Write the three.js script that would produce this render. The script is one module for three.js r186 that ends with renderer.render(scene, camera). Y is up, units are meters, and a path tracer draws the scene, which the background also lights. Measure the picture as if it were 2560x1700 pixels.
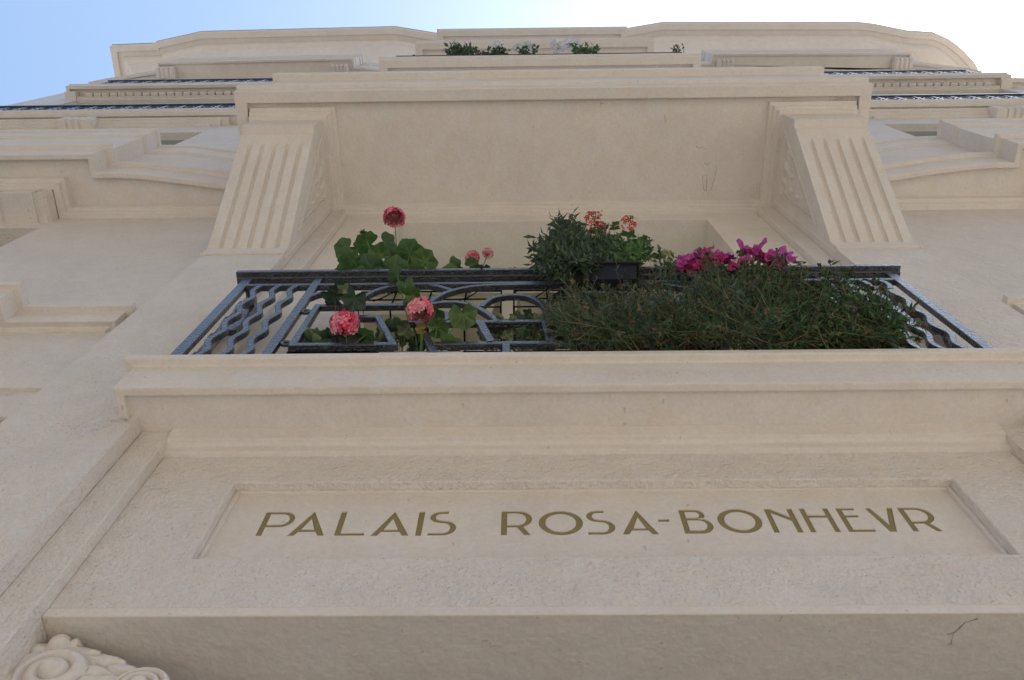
import * as THREE from 'three';
import { RoundedBoxGeometry } from 'three/addons/geometries/RoundedBoxGeometry.js';
import { mergeGeometries } from 'three/addons/utils/BufferGeometryUtils.js';

// ------------------------------------------------------------------ camera, sky, sun, exposure
const EYE = 1.6, DIST = 1.25;                      // eye height above the pavement; distance from the wall over the door
const scene = new THREE.Scene();
const camera = new THREE.PerspectiveCamera(43.13, 1024 / 680, 0.05, 400);
camera.position.set(0, EYE, DIST);
camera.rotation.order = 'YXZ';
camera.rotation.set(1.1862431, 0.03564853, 0.02460538);
const renderer = new THREE.WebGLRenderer({ antialias: true });
renderer.setSize(1024, 680);
renderer.toneMapping = THREE.LinearToneMapping;
renderer.toneMappingExposure = 1.74;
renderer.shadowMap.enabled = true;
const sunDir = new THREE.Vector3(0.60, 1.0, -0.11).normalize();   // behind the house, high on the right
{
  const W = 512, Hh = 256, d = new Float32Array(W * Hh * 4), v = new THREE.Vector3();
  for (let j = 0; j < Hh; j++) for (let i = 0; i < W; i++) {
    const az = ((i + 0.5) / W - 0.5) * 2 * Math.PI, el = ((j + 0.5) / Hh - 0.5) * Math.PI;
    v.set(Math.cos(el) * Math.cos(az), Math.sin(el), Math.cos(el) * Math.sin(az));
    const g = Math.acos(Math.min(1, v.dot(sunDir))) * 180 / Math.PI;
    const hz = Math.exp(-Math.max(0, el) / 0.22);
    const a = 2.1 * Math.exp(-g / 16) + 1.5 * Math.exp(-g / 6);
    const o = (j * W + i) * 4;
    d[o] = 0.185 + 0.16 * hz + a; d[o + 1] = 0.30 + 0.10 * hz + a * 0.99; d[o + 2] = 0.505 + 0.01 * hz + a * 0.96; d[o + 3] = 1;
  }
  const sky = new THREE.DataTexture(d, W, Hh, THREE.RGBAFormat, THREE.FloatType);
  sky.mapping = THREE.EquirectangularReflectionMapping; sky.magFilter = sky.minFilter = THREE.LinearFilter; sky.needsUpdate = true;
  scene.background = sky; scene.environment = sky;
}
const sun = new THREE.DirectionalLight(0xfff6ea, 4.6);
sun.position.copy(sunDir).multiplyScalar(60); sun.castShadow = true;
sun.shadow.mapSize.set(2048, 2048);
Object.assign(sun.shadow.camera, { left: -30, right: 30, top: 30, bottom: -30, near: 1, far: 140 });
scene.add(sun);

// ------------------------------------------------------------------ helpers
let seed = 7;
const rnd = () => { seed = (seed + 0x6D2B79F5) | 0; let t = Math.imul(seed ^ (seed >>> 15), 1 | seed); t = (t + Math.imul(t ^ (t >>> 7), 61 | t)) ^ t; return ((t ^ (t >>> 14)) >>> 0) / 4294967296; };
const rr = (a, b) => a + (b - a) * rnd();
const V = (x, y, z) => new THREE.Vector3(x, y, z);
const P = (x, h, q) => V(x, EYE + h, DIST - q);     // x, height above the eye, distance in front of the eye
const names = {};
const numbered = (n) => { const k = (names[n] = (names[n] ?? -1) + 1); return k ? `${n}_${String(k).padStart(3, '0')}` : n; };
function shade(m) { m.castShadow = m.receiveShadow = true; return m; }
function boxUV(geo) {                               // uv in metres, by the way each face points
  const g = geo.index ? geo.toNonIndexed() : geo, p = g.attributes.position, n = g.attributes.normal, uv = new Float32Array(p.count * 2);
  for (let i = 0; i < p.count; i += 3) {
    let ax = 0, ay = 0, az = 0;
    for (let k = 0; k < 3; k++) { ax += Math.abs(n.getX(i + k)); ay += Math.abs(n.getY(i + k)); az += Math.abs(n.getZ(i + k)); }
    for (let k = 0; k < 3; k++) {
      const x = p.getX(i + k), y = p.getY(i + k), z = p.getZ(i + k);
      const [u, w] = ay >= ax && ay >= az ? [x, z + 3.3] : ax > az ? [z + 1.7, y] : [x, y];
      uv[2 * (i + k)] = u; uv[2 * (i + k) + 1] = w;
    }
  }
  g.setAttribute('uv', new THREE.BufferAttribute(uv, 2));
  for (const k of Object.keys(g.attributes)) if (!['position', 'normal', 'uv', 'color'].includes(k)) g.deleteAttribute(k);
  return g;
}
function mesh(name, geos, mat, parent) {
  const list = (Array.isArray(geos) ? geos : [geos]).map((g) => boxUV(g));
  const m = shade(new THREE.Mesh(list.length > 1 ? mergeGeometries(list) : list[0], mat));
  m.name = name; parent.add(m); return m;
}
function thing(name, label, category, group, pos) {
  const g = new THREE.Group(); g.name = numbered(name); g.userData = { label, category };
  if (group) g.userData.group = group;
  if (pos) g.position.copy(pos);
  scene.add(g); return g;
}
class Acc {                                         // collects loose triangles
  constructor(col) { this.p = []; this.c = col ? [] : null; }
  tri(a, b, c, col) { this.p.push(a.x, a.y, a.z, b.x, b.y, b.z, c.x, c.y, c.z); if (this.c) for (let k = 0; k < 3; k++) this.c.push(...col); }
  quad(a, b, c, d, col) { this.tri(a, b, c, col); this.tri(a, c, d, col); }
  tube(pts, r0, r1, col, n = 4) {
    const rings = [];
    pts.forEach((p, i) => {
      const t = pts[Math.min(i + 1, pts.length - 1)].clone().sub(pts[Math.max(i - 1, 0)]).normalize();
      const u = Math.abs(t.y) < 0.9 ? V(0, 1, 0).cross(t).normalize() : V(1, 0, 0).cross(t).normalize(), w = t.clone().cross(u), r = r0 + (r1 - r0) * i / (pts.length - 1);
      rings.push([...Array(n)].map((_, k) => p.clone().addScaledVector(u, r * Math.cos(k / n * 6.283)).addScaledVector(w, r * Math.sin(k / n * 6.283))));
    });
    for (let i = 0; i + 1 < rings.length; i++) for (let k = 0; k < n; k++) this.quad(rings[i][k], rings[i][(k + 1) % n], rings[i + 1][(k + 1) % n], rings[i + 1][k], col);
    for (let k = 1; k + 1 < n; k++) this.tri(rings.at(-1)[0], rings.at(-1)[k], rings.at(-1)[k + 1], col);
  }
  blade(o, dir, side, len, w, bend, col) {          // narrow leaf, four faces
    const nrm = dir.clone().cross(side).normalize();
    const m1 = o.clone().addScaledVector(dir, len * 0.45).addScaledVector(nrm, bend * len * 0.2), tip = o.clone().addScaledVector(dir, len).addScaledVector(nrm, -bend * len * 0.25);
    const l = m1.clone().addScaledVector(side, w / 2).addScaledVector(nrm, w * 0.18), r = m1.clone().addScaledVector(side, -w / 2).addScaledVector(nrm, w * 0.18);
    this.tri(o, m1, l, col); this.tri(o, r, m1, col); this.tri(m1, tip, l, col); this.tri(m1, r, tip, col);
  }
  geo(smooth) {
    const g = new THREE.BufferGeometry();
    g.setAttribute('position', new THREE.Float32BufferAttribute(this.p, 3));
    if (this.c) g.setAttribute('color', new THREE.Float32BufferAttribute(this.c, 3));
    g.computeVertexNormals();
    return g;
  }
}
function roundProfile(pr, r) {
  const o = [pr[0]];
  for (let i = 1; i + 1 < pr.length; i++) {
    const [a, b, c] = [pr[i - 1], pr[i], pr[i + 1]], la = Math.hypot(a[0] - b[0], a[1] - b[1]), lc = Math.hypot(c[0] - b[0], c[1] - b[1]), k = Math.min(r, la * 0.42, lc * 0.42);
    const q = (t) => [b[0] + (a[0] - b[0]) * k / la * (1 - t) ** 2 + (c[0] - b[0]) * k / lc * t * t, b[1] + (a[1] - b[1]) * k / la * (1 - t) ** 2 + (c[1] - b[1]) * k / lc * t * t];
    o.push(q(0), q(0.5), q(1));
  }
  o.push(pr.at(-1)); return o;
}
// A moulding: the profile [out, height] carried along the plan path [x, distance], left to right as seen from the street.
function sweep(path, prof, { r = 0.005, top = true, bottom = true } = {}) {
  const pr = roundProfile(prof, r), pts = path.map(([x, q]) => [x, DIST - q]), nr = [];
  for (let i = 0; i + 1 < pts.length; i++) { const dx = pts[i + 1][0] - pts[i][0], dz = pts[i + 1][1] - pts[i][1], l = Math.hypot(dx, dz); nr.push([-dz / l, dx / l]); }
  const mit = pts.map((_, i) => { const a = nr[Math.max(0, i - 1)], b = nr[Math.min(nr.length - 1, i)], k = 1 + a[0] * b[0] + a[1] * b[1]; return [(a[0] + b[0]) / k, (a[1] + b[1]) / k]; });
  const at = (i, [o, h]) => V(pts[i][0] + mit[i][0] * o, EYE + h, pts[i][1] + mit[i][1] * o);
  const A = new Acc();
  for (let i = 0; i + 1 < pts.length; i++) for (let k = 0; k + 1 < pr.length; k++) A.quad(at(i, pr[k]), at(i + 1, pr[k]), at(i + 1, pr[k + 1]), at(i, pr[k + 1]));
  for (const [on, q, up] of [[bottom, pr[0], -1], [top, pr.at(-1), 1]]) if (on) {
    const poly = pts.map((_, i) => at(i, q)), idx = THREE.ShapeUtils.triangulateShape(poly.map((p) => new THREE.Vector2(p.x, p.z)), []);
    for (const [a, b, c] of idx) {
      const n = poly[b].clone().sub(poly[a]).cross(poly[c].clone().sub(poly[a])).y;
      n * up > 0 ? A.tri(poly[a], poly[b], poly[c]) : A.tri(poly[a], poly[c], poly[b]);
    }
  }
  return A.geo();
}
function box(x0, x1, h0, h1, q0, q1, b = 0.005) {   // q0 is the near side
  const w = x1 - x0, h = h1 - h0, d = q1 - q0, m = Math.min(w, h, d) * 0.45;
  const g = b > 0 ? new RoundedBoxGeometry(w, h, d, 2, Math.min(b, m)) : new THREE.BoxGeometry(w, h, d);
  g.translate((x0 + x1) / 2, EYE + (h0 + h1) / 2, DIST - (q0 + q1) / 2); return g;
}
function plate(outer, holes, q, thick, bevel = 0) { // outer and holes as [x, height] outlines, front at distance q
  const s = new THREE.Shape(outer.map(([x, h]) => new THREE.Vector2(x, h)));
  for (const hh of holes) s.holes.push(new THREE.Path(hh.map(([x, h]) => new THREE.Vector2(x, h))));
  const g = new THREE.ExtrudeGeometry(s, { depth: thick - bevel, bevelEnabled: bevel > 0, bevelThickness: bevel, bevelSize: bevel, bevelOffset: -bevel, bevelSegments: 2, curveSegments: 14 });
  g.translate(0, EYE, DIST - q - thick); return g;
}
const rect = (x0, x1, h0, h1) => [[x0, h0], [x1, h0], [x1, h1], [x0, h1]];

// ------------------------------------------------------------------ procedural textures
function noiseGrid(n, cells, sd) {                  // value noise that tiles
  const s0 = seed; seed = sd;
  const g = new Float32Array(cells * cells).map(() => rnd()), o = new Float32Array(n * n); seed = s0;
  const sm = (t) => t * t * (3 - 2 * t);
  for (let j = 0; j < n; j++) for (let i = 0; i < n; i++) {
    const x = i / n * cells, y = j / n * cells, a = x | 0, b = y | 0, u = sm(x - a), w = sm(y - b), a1 = (a + 1) % cells, b1 = (b + 1) % cells;
    o[j * n + i] = (g[b * cells + a] * (1 - u) + g[b * cells + a1] * u) * (1 - w) + (g[b1 * cells + a] * (1 - u) + g[b1 * cells + a1] * u) * w;
  }
  return o;
}
function tex(n, f, srgb, metres) {
  const d = new Uint8Array(n * n * 4);
  for (let i = 0; i < n * n; i++) { const c = f(i); for (let k = 0; k < 3; k++) d[4 * i + k] = Math.max(0, Math.min(255, Math.round((c.length ? c[k] : c) * 255))); d[4 * i + 3] = 255; }
  const t = new THREE.DataTexture(d, n, n); t.wrapS = t.wrapT = THREE.RepeatWrapping; t.magFilter = THREE.LinearFilter; t.minFilter = THREE.LinearMipmapLinearFilter; t.generateMipmaps = true;
  if (srgb) t.colorSpace = THREE.SRGBColorSpace;
  t.repeat.set(1 / metres, 1 / metres); t.needsUpdate = true; return t;
}
const N = 1024, n6 = noiseGrid(N, 6, 11), n20 = noiseGrid(N, 20, 12), n70 = noiseGrid(N, 70, 13), n160 = noiseGrid(N, 160, 14), n340 = noiseGrid(N, 340, 15), n70b = noiseGrid(N, 70, 16), n34 = noiseGrid(N, 34, 17);
const paintMap = (base, speck, metres) => tex(N, (i) => {
  const k = 1 + 0.025 * (n6[i] - 0.5) + 0.025 * (n20[i] - 0.5) + 0.03 * (n160[i] - 0.5) + 0.03 * (n340[i] - 0.5);
  const dot = n70b[i] > speck && n160[i] > 0.76 ? 0.88 : 1;          // grime caught in the grain
  const w = 0.02 * (n34[i] - 0.5);
  return [base[0] * k * dot, base[1] * (k - w) * dot, base[2] * (k - 2 * w) * dot];
}, true, metres);
const CREAM = [0.872, 0.838, 0.800];
const mStucco = new THREE.MeshStandardMaterial({ map: paintMap(CREAM, 0.93, 1.6), bumpMap: tex(N, (i) => 0.45 * n70[i] + 0.35 * n160[i] + 0.2 * n340[i], false, 1.6), bumpScale: 0.0022, roughness: 0.86 });
const mRough = new THREE.MeshStandardMaterial({ map: paintMap([0.868, 0.836, 0.802], 0.9, 1.1), bumpMap: tex(N, (i) => { const w = Math.abs(n70[i] - 0.5) * 2; return 0.4 * n34[i] + 0.25 * (1 - w) + 0.25 * n160[i] + 0.2 * n340[i]; }, false, 1.1), bumpScale: 0.0085, roughness: 0.9 });
const mReveal = new THREE.MeshStandardMaterial({ map: paintMap([0.868, 0.848, 0.80], 0.97, 1.6), bumpMap: mStucco.bumpMap, bumpScale: 0.001, roughness: 0.8 });
const mGold = new THREE.MeshStandardMaterial({ color: new THREE.Color().setRGB(0.30, 0.235, 0.095), roughness: 0.55, metalness: 0.25, bumpMap: tex(256, (i) => n160[(i >> 8) * N + (i & 255)], false, 0.12), bumpScale: 0.0008 });
const mCrack = new THREE.MeshStandardMaterial({ color: new THREE.Color().setRGB(0.22, 0.17, 0.12), roughness: 1 });
const hammer = tex(512, (i) => { const k = (i >> 9) * N + (i & 511); return 0.7 * n160[k] + 0.3 * n340[k]; }, false, 0.5);
const mIron = new THREE.MeshPhysicalMaterial({ color: new THREE.Color().setRGB(0.022, 0.024, 0.032), roughness: 0.30, metalness: 0.0, ior: 1.62, bumpMap: hammer, bumpScale: 0.0055, clearcoat: 0.55, clearcoatRoughness: 0.25 });
const mIronFar = new THREE.MeshPhysicalMaterial({ color: new THREE.Color().setRGB(0.03, 0.032, 0.05), roughness: 0.28, ior: 1.8, clearcoat: 0.6, clearcoatRoughness: 0.2 });
const mBlack = new THREE.MeshPhysicalMaterial({ color: new THREE.Color().setRGB(0.010, 0.010, 0.011), roughness: 0.8, specularIntensity: 0.4 });
const mZinc = new THREE.MeshStandardMaterial({ color: new THREE.Color().setRGB(0.16, 0.15, 0.15), roughness: 0.5, metalness: 0.4 });
const mPlastic = new THREE.MeshStandardMaterial({ color: new THREE.Color().setRGB(0.72, 0.66, 0.47), roughness: 0.6 });
const mGlass = new THREE.MeshPhysicalMaterial({ color: new THREE.Color().setRGB(0.03, 0.035, 0.035), roughness: 0.06 });
const mFrame = new THREE.MeshStandardMaterial({ color: new THREE.Color().setRGB(0.42, 0.45, 0.40), roughness: 0.6 });
const mShutter = new THREE.MeshStandardMaterial({ color: new THREE.Color().setRGB(0.32, 0.37, 0.32), roughness: 0.6 });

// ------------------------------------------------------------------ the street (below and behind the camera, it throws light up at the house)
function ground(name, x0, x1, z0, z1, y, mat) {
  const g = new THREE.PlaneGeometry(x1 - x0, z1 - z0); g.rotateX(-Math.PI / 2); g.translate((x0 + x1) / 2, y, (z0 + z1) / 2);
  const m = mesh(name, g, mat, scene); m.userData = { kind: 'structure' }; return m;
}
const asphalt = new THREE.MeshStandardMaterial({ map: tex(256, (i) => { const k = (i >> 8) * N + (i & 255); const c = 0.51 + 0.09 * (n340[k] - 0.5) + 0.05 * n20[k]; return [c, c * 0.98, c * 0.95]; }, true, 2), roughness: 0.95 });
const paving = new THREE.MeshStandardMaterial({ map: tex(256, (i) => { const k = (i >> 8) * N + (i & 255); const c = 0.675 + 0.08 * (n160[k] - 0.5) + 0.06 * (n20[k] - 0.5); return [c, c * 0.975, c * 0.935]; }, true, 2), roughness: 0.9 });
ground('ground', -150, 150, -150, 150, -0.16, asphalt);
ground('road', -60, 60, 3.4, 9.6, -0.15, asphalt);
const sidewalk = (name, z0, z1) => { const g = new THREE.BoxGeometry(120, 0.16, z1 - z0); g.translate(0, -0.08, (z0 + z1) / 2); const m = mesh(name, g, paving, scene); m.userData = { kind: 'structure' }; };
sidewalk('pavement', -14, 3.4); sidewalk('far_pavement', 9.6, 13);

// ------------------------------------------------------------------ the house
const house = thing('apartment_building', 'cream stucco apartment building with carved entrance panel and stacked balconies', 'building');
const X0 = 0.175;                                    // axis of the entrance bay
const mx = (x) => 2 * X0 - x;
const mirrorPath = (p) => p.map(([x, q]) => [mx(x), q]).reverse();
const part = (name, geos, mat = mStucco, parent = house) => mesh(name, geos, mat, parent);

// piers and the stepped bands beside the entrance, running up past the balcony
for (const s of [0, 1]) {
  const [a, b, c] = [-1.545, -1.1526, -1.057].map((x) => (s ? mx(x) : x));
  const pp = [[-1.588, 1.5], [-1.588, 1.194], [-1.548, 1.161], [-1.1526, 1.161], [-1.1526, 1.5]];
  part('pier', sweep(s ? mirrorPath(pp) : pp, [[0, -1.6], [0, 3.97], [0, 4.0]], { r: 0.001 }), mRough);
  part('band', box(Math.min(b, c), Math.max(b, c), -1.6, 5.12, 1.2126, 1.62, 0.006), mRough);
  part('band', box(Math.min(b, a), Math.max(b, a), 4.002, 5.13, 1.175, 1.62, 0.006), mStucco);
}
// wall over the door with the sunk panel
const bL = -1.0572, bR = mx(-1.0572);
part('wall', plate(rect(bL, bR, 1.531, 2.44), [rect(-0.804, 1.172, 1.7115, 2.055)], 1.25, 0.06, 0.004), mRough);
part('wall', box(bL, bR, 1.531, 2.44, 1.3105, 2.3, 0), mStucco);
part('lintel_edge', box(bL, bR, 1.503, 1.531, 1.2485, 2.3, 0.004), mStucco);
part('moulding', [box(-0.8045, -0.792, 1.71, 2.0565, 1.277, 1.31, 0.003), box(1.160, 1.1725, 1.71, 2.0565, 1.277, 1.31, 0.003), box(-0.7925, 1.1605, 1.71, 1.7445, 1.2705, 1.31, 0.003), box(-0.7925, 1.1605, 2.047, 2.0565, 1.2775, 1.31, 0.003)], mStucco);
// the letters are cut into the panel and gilded
const LETTERS = (() => {
  const b = 1.8555, h = 0.1105, u = 0.0155, w = 0.0125, out = [];
  const arc = (cx, cy, rx, ry, a0, a1, n = 14) => [...Array(n + 1)].map((_, i) => { const t = (a0 + (a1 - a0) * i / n) * Math.PI / 180; return [cx + rx * Math.cos(t), cy + ry * Math.sin(t)]; });
  const put = (outer, holes = [], dy = 0) => out.push({ outer: outer.map(([x, y]) => [x, b + y + dy]), holes: holes.map((q) => q.map(([x, y]) => [x, b + y + dy])) });
  const bowl = (x, y0, y1, right) => { const ry = (y1 - y0) / 2, cy = (y0 + y1) / 2; return arc(right - ry * 0.95, cy, ry * 0.95, ry, -90, 90); };
  const Pc = (x, dy) => { const y0 = 0.038, y1 = h, R = x + 0.0845; put([[x, 0], [x + u, 0], [x + u, y0], ...bowl(x, y0, y1, R), [x, h]], [[[x + u, y0 + w], ...bowl(x, y0 + w, y1 - w, R - 0.0145), [x + u, h - w]]], dy); };
  const Ac = (x0, x1, dy) => { const c = (x0 + x1) / 2, s = (y) => (c - x0) * (1 - y / h); put([[x0, 0], [x0 + 0.0178, 0], [x0 + 0.0258, 0.0165], [x1 - 0.0258, 0.0165], [x1 - 0.0178, 0], [x1, 0], [c + 0.001, h], [c - 0.001, h]], [[[x0 + 0.0318, 0.0285], [x1 - 0.0318, 0.0285], [c, h * 0.69]]], dy); };
  const Oc = (x0, x1, dy) => put(arc((x0 + x1) / 2, h / 2, (x1 - x0) / 2, h / 2 + 0.001, 0, 351, 39), [arc((x0 + x1) / 2, h / 2, (x1 - x0) / 2 - 0.018, h / 2 - 0.0155, 0, 351, 39)], dy);
  const Sc = (x0, x1, dy) => {
    const r1 = 0.027, r2 = 0.0335, t = w, pts = [];
    const xl = x0 + 0.0005, tl = x1 - 0.0245;                     // upper end, lower end
    const up = { cx: x0 + 0.030, cy: h - r1 }, lo = { cx: x1 - 0.035, cy: r2 };
    pts.push([tl, h], ...arc(up.cx, up.cy, 0.030, r1, 90, 262, 12), ...arc(lo.cx, lo.cy, 0.0185, r2 - t, 78, -90, 12), [xl, t], [xl, 0]);
    pts.push(...arc(lo.cx, lo.cy, 0.035, r2, -90, 80, 12), ...arc(up.cx, up.cy, 0.0145, r1 - t, 258, 90, 12), [tl, h - t]);
    put(pts, [], dy);
  };
  const Rc = (x, dy) => { const y0 = 0.034, R = x + 0.0815; put([[x, 0], [x + u, 0], [x + u, y0], [x + 0.0415, y0], [x + 0.060, 0], [x + 0.0775, 0], [x + 0.0585, y0 + 0.0025], ...bowl(x, y0 + 0.001, h, R).slice(3), [x, h]], [[[x + u, y0 + w], ...bowl(x, y0 + w, h - w, R - 0.016), [x + u, h - w]]], dy); };
  Pc(-0.6945, 0.0005); Ac(-0.6133, -0.5168, 0); L(-0.492); Ac(-0.398, -0.2986, -0.0022); I(-0.2825); Sc(-0.2517, -0.1788, -0.002);
  Rc(-0.0625, -0.0022); Oc(0.0353, 0.1514, -0.003); Sc(0.1612, 0.2340, -0.002); Ac(0.2488, 0.3434, -0.002); put([[0.3485, 0.0535], [0.3778, 0.0535], [0.3778, 0.066], [0.3485, 0.066]]);
  (() => { const x = 0.4088, m = 0.060, A = 0.4744, B = 0.4878; put([[x, 0], ...bowl(x, 0, m + 0.010, B), ...bowl(x, m, h, A).slice(3), [x, h]], [[[x + u, w + 0.003], ...bowl(x, w + 0.003, m - 0.001, B - 0.0155), [x + u, m - 0.001]], [[x + u, m + w], ...bowl(x, m + w, h - w, A - 0.0145), [x + u, h - w]]]); })();
  Oc(0.5036, 0.6185, 0.0015);
  (() => { const x = 0.6365, e = 0.7112; put([[x, 0], [x + 0.0145, 0], [x + 0.0145, 0.0885], [e - 0.0150, 0.0515], [e - 0.0148, 0], [e, 0], [e, h], [e - 0.0148, h], [e - 0.0150, 0.071], [x + 0.016, h], [x, h]], [], 0.002); })();
  (() => { const x = 0.730, e = 0.8065; put([[x, 0], [x + 0.0145, 0], [x + 0.0145, 0.0655], [e - 0.0145, 0.0655], [e - 0.0145, 0], [e, 0], [e, h], [e - 0.0145, h], [e - 0.0145, 0.0785], [x + 0.0145, 0.0785], [x + 0.0145, h], [x, h]], [], 0.003); })();
  (() => { const x = 0.827; put([[x, 0], [x + 0.069, 0], [x + 0.0695, 0.0125], [x + 0.0150, 0.0125], [x + 0.0150, 0.065], [x + 0.0485, 0.065], [x + 0.0485, 0.0775], [x + 0.0150, 0.0775], [x + 0.0150, h - 0.012], [x + 0.049, h - 0.012], [x + 0.049, h], [x, h]], [], 0.0035); })();
  (() => put([[0.931, 0], [0.9488, 0], [0.9788, h], [0.9639, h], [0.9412, 0.032], [0.9194, h - 0.001], [0.9052, h - 0.001]], [], 0.004))();
  Rc(0.9905, 0.0045);
  function L(x) { put([[x, 0], [x + 0.0775, 0], [x + 0.0775, 0.0125], [x + 0.016, 0.0125], [x + 0.0160, h], [x, h]], [], -0.0005); }
  function I(x) { put([[x, 0], [x + 0.0155, 0], [x + 0.0158, h], [x, h]], [], -0.003); }
  return out;
})();
{
  const isl = LETTERS.flatMap((l) => l.holes);
  const panel = part('sign_panel', [plate(rect(-0.8, 1.168, 1.712, 2.054), LETTERS.map((l) => l.outer), 1.288, 0.005), ...isl.map((q) => plate(q, [], 1.288, 0.005))], mStucco);
  part('panel_back', box(-0.80, 1.168, 1.712, 2.054, 1.2962, 1.31, 0), mStucco, panel);
  for (const l of LETTERS) part('letter', plate(l.outer, l.holes, 1.2912, 0.004), mGold, panel);
}
// mouldings that carry the balcony
part('moulding', sweep([[bL, 1.3], [bL, 1.25], [bR, 1.25], [bR, 1.3]].slice(1, 3), [[0, 2.198], [0.014, 2.203], [0.016, 2.228], [0.026, 2.236], [0.038, 2.238], [0.045, 2.284], [0.045, 2.3]], { r: 0.004, top: false, bottom: false }));
// balcony over the entrance
part('balcony_slab', sweep([[-1.2076, 1.30], [-1.2076, 1.0615], [mx(-1.2076), 1.0615], [mx(-1.2076), 1.30]], [[-0.0285, 2.29], [-0.0285, 2.275], [0, 2.275], [0, 2.43], [0.0275, 2.432], [0.0275, 2.458]], { r: 0.006 }), mStucco);

// window bay behind the balcony
const oL = -0.727, oR = 1.083, oH = 4.957;
part('wall', plate(rect(bL, bR, 2.44, 5.13), [rect(oL, oR, 2.47, oH)], 1.25, 0.055, 0.004), mStucco);
part('reveal', [box(oL - 0.3, oL, 2.44, oH, 1.3055, 1.75, 0), box(oR, oR + 0.3, 2.44, oH, 1.3055, 1.75, 0), box(oL - 0.3, oR + 0.3, oH, 5.13, 1.3055, 1.75, 0)], mReveal);
part('wall', box(-1.6, 1.95, -1.6, 18.8, 2.301, 3.0, 0));
function windowUnit(x0, x1, h0, h1, q, leaves, slats, glass = mGlass) {
  const f = [box(x0, x1, h1 - 0.06, h1, q, q + 0.05), box(x0, x1, h0, h0 + 0.06, q, q + 0.05)], w = (x1 - x0) / leaves;
  for (let i = 0; i <= leaves; i++) f.push(box(Math.max(x0, x0 + i * w - 0.03), Math.min(x1, x0 + i * w + 0.03), h0 + 0.06, h1 - 0.06, q + 0.002, q + 0.048));
  const win = part('window', f, mFrame);
  for (let i = 0; i < leaves; i++) part('pane', box(x0 + i * w + 0.03, x0 + (i + 1) * w - 0.03, h0 + 0.06, h1 - 0.06, q + 0.02, q + 0.028, 0), glass, win);
  for (let i = 0; i < slats; i++) { const y = h1 - 0.09 - i * 0.052; const s = part('slat', box(x0 + 0.02, x1 - 0.02, y - 0.004, y + 0.004, q - 0.028, q + 0.014, 0.002), mShutter, win); }
  return win;
}
windowUnit(oL, oR, 2.46, oH, 1.70, 4, 0, new THREE.MeshPhysicalMaterial({ color: new THREE.Color().setRGB(0.6, 0.58, 0.53), roughness: 0.5, clearcoat: 1, clearcoatRoughness: 0.05 }));   // curtains drawn behind the glass
part('wall', box(oL - 0.3, oR + 0.3, 2.44, 5.13, 1.751, 2.3, 0), mReveal);

// fluted consoles under the big balcony
function consoleGeo() {                             // x from 0 to width; profile in (distance, height)
  const w = 0.40, A = new Acc(), p = (x, [q, h]) => P(x, h, q);
  const side = [[1.30, 4.0], [1.155, 4.0], [1.155, 4.097], [0.719, 4.84], [0.716, 4.848], [0.716, 4.868], [0.672, 4.874], [0.672, 5.165], [1.30, 5.165]];
  const cols = [0]; const cen = [...Array(5)].map((_, k) => w * (0.163 + 0.1735 * k)), gw = 0.0125;
  for (const c of cen) cols.push(c - gw, c - gw * 0.72, c - gw * 0.36, c, c + gw * 0.36, c + gw * 0.72, c + gw);
  cols.push(w);
  const dep = (x) => { let d = 0; for (const c of cen) { const t = Math.abs(x - c) / gw; if (t < 1) d = 0.017 * Math.sqrt(1 - t * t); } return d; };
  const a = side[2], b = side[3], L = Math.hypot(b[0] - a[0], b[1] - a[1]), nq = (b[1] - a[1]) / L, nh = -(b[0] - a[0]) / L; // inward normal of the leaning face
  const ts = [0, 0.02, 0.3, 0.6, 0.86, 0.885, 0.90, 0.912, 0.918, 1], fade = [1, 1, 1, 1, 1, 0.86, 0.62, 0.25, 0, 0];
  const gp = (x, k) => { const d = dep(x) * fade[k]; return p(x, [a[0] + (b[0] - a[0]) * ts[k] + nq * d, a[1] + (b[1] - a[1]) * ts[k] + nh * d]); };
  for (let i = 0; i + 1 < cols.length; i++) for (let k = 0; k + 1 < ts.length; k++) A.quad(gp(cols[i], k), gp(cols[i + 1], k), gp(cols[i + 1], k + 1), gp(cols[i], k + 1));
  for (let i = 0; i + 1 < cols.length; i++) {        // the strip below, closing the flutes
    const e = (x) => gp(x, 0), z = (x) => p(x, side[2]);
    A.tri(z(cols[i]), z(cols[i + 1]), e(cols[i + 1])); A.tri(z(cols[i]), e(cols[i + 1]), e(cols[i]));
  }
  for (let i = 0; i + 1 < side.length; i++) if (i !== 2) A.quad(p(0, side[i]), p(w, side[i]), p(w, side[i + 1]), p(0, side[i + 1]));
  const tri = THREE.ShapeUtils.triangulateShape(side.map(([q, h]) => new THREE.Vector2(q, h)), []);
  for (const [i, j, k] of tri) { A.tri(p(0, side[i]), p(0, side[j]), p(0, side[k])); A.tri(p(w, side[i]), p(w, side[k]), p(w, side[j])); }
  return A.geo();
}
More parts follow.
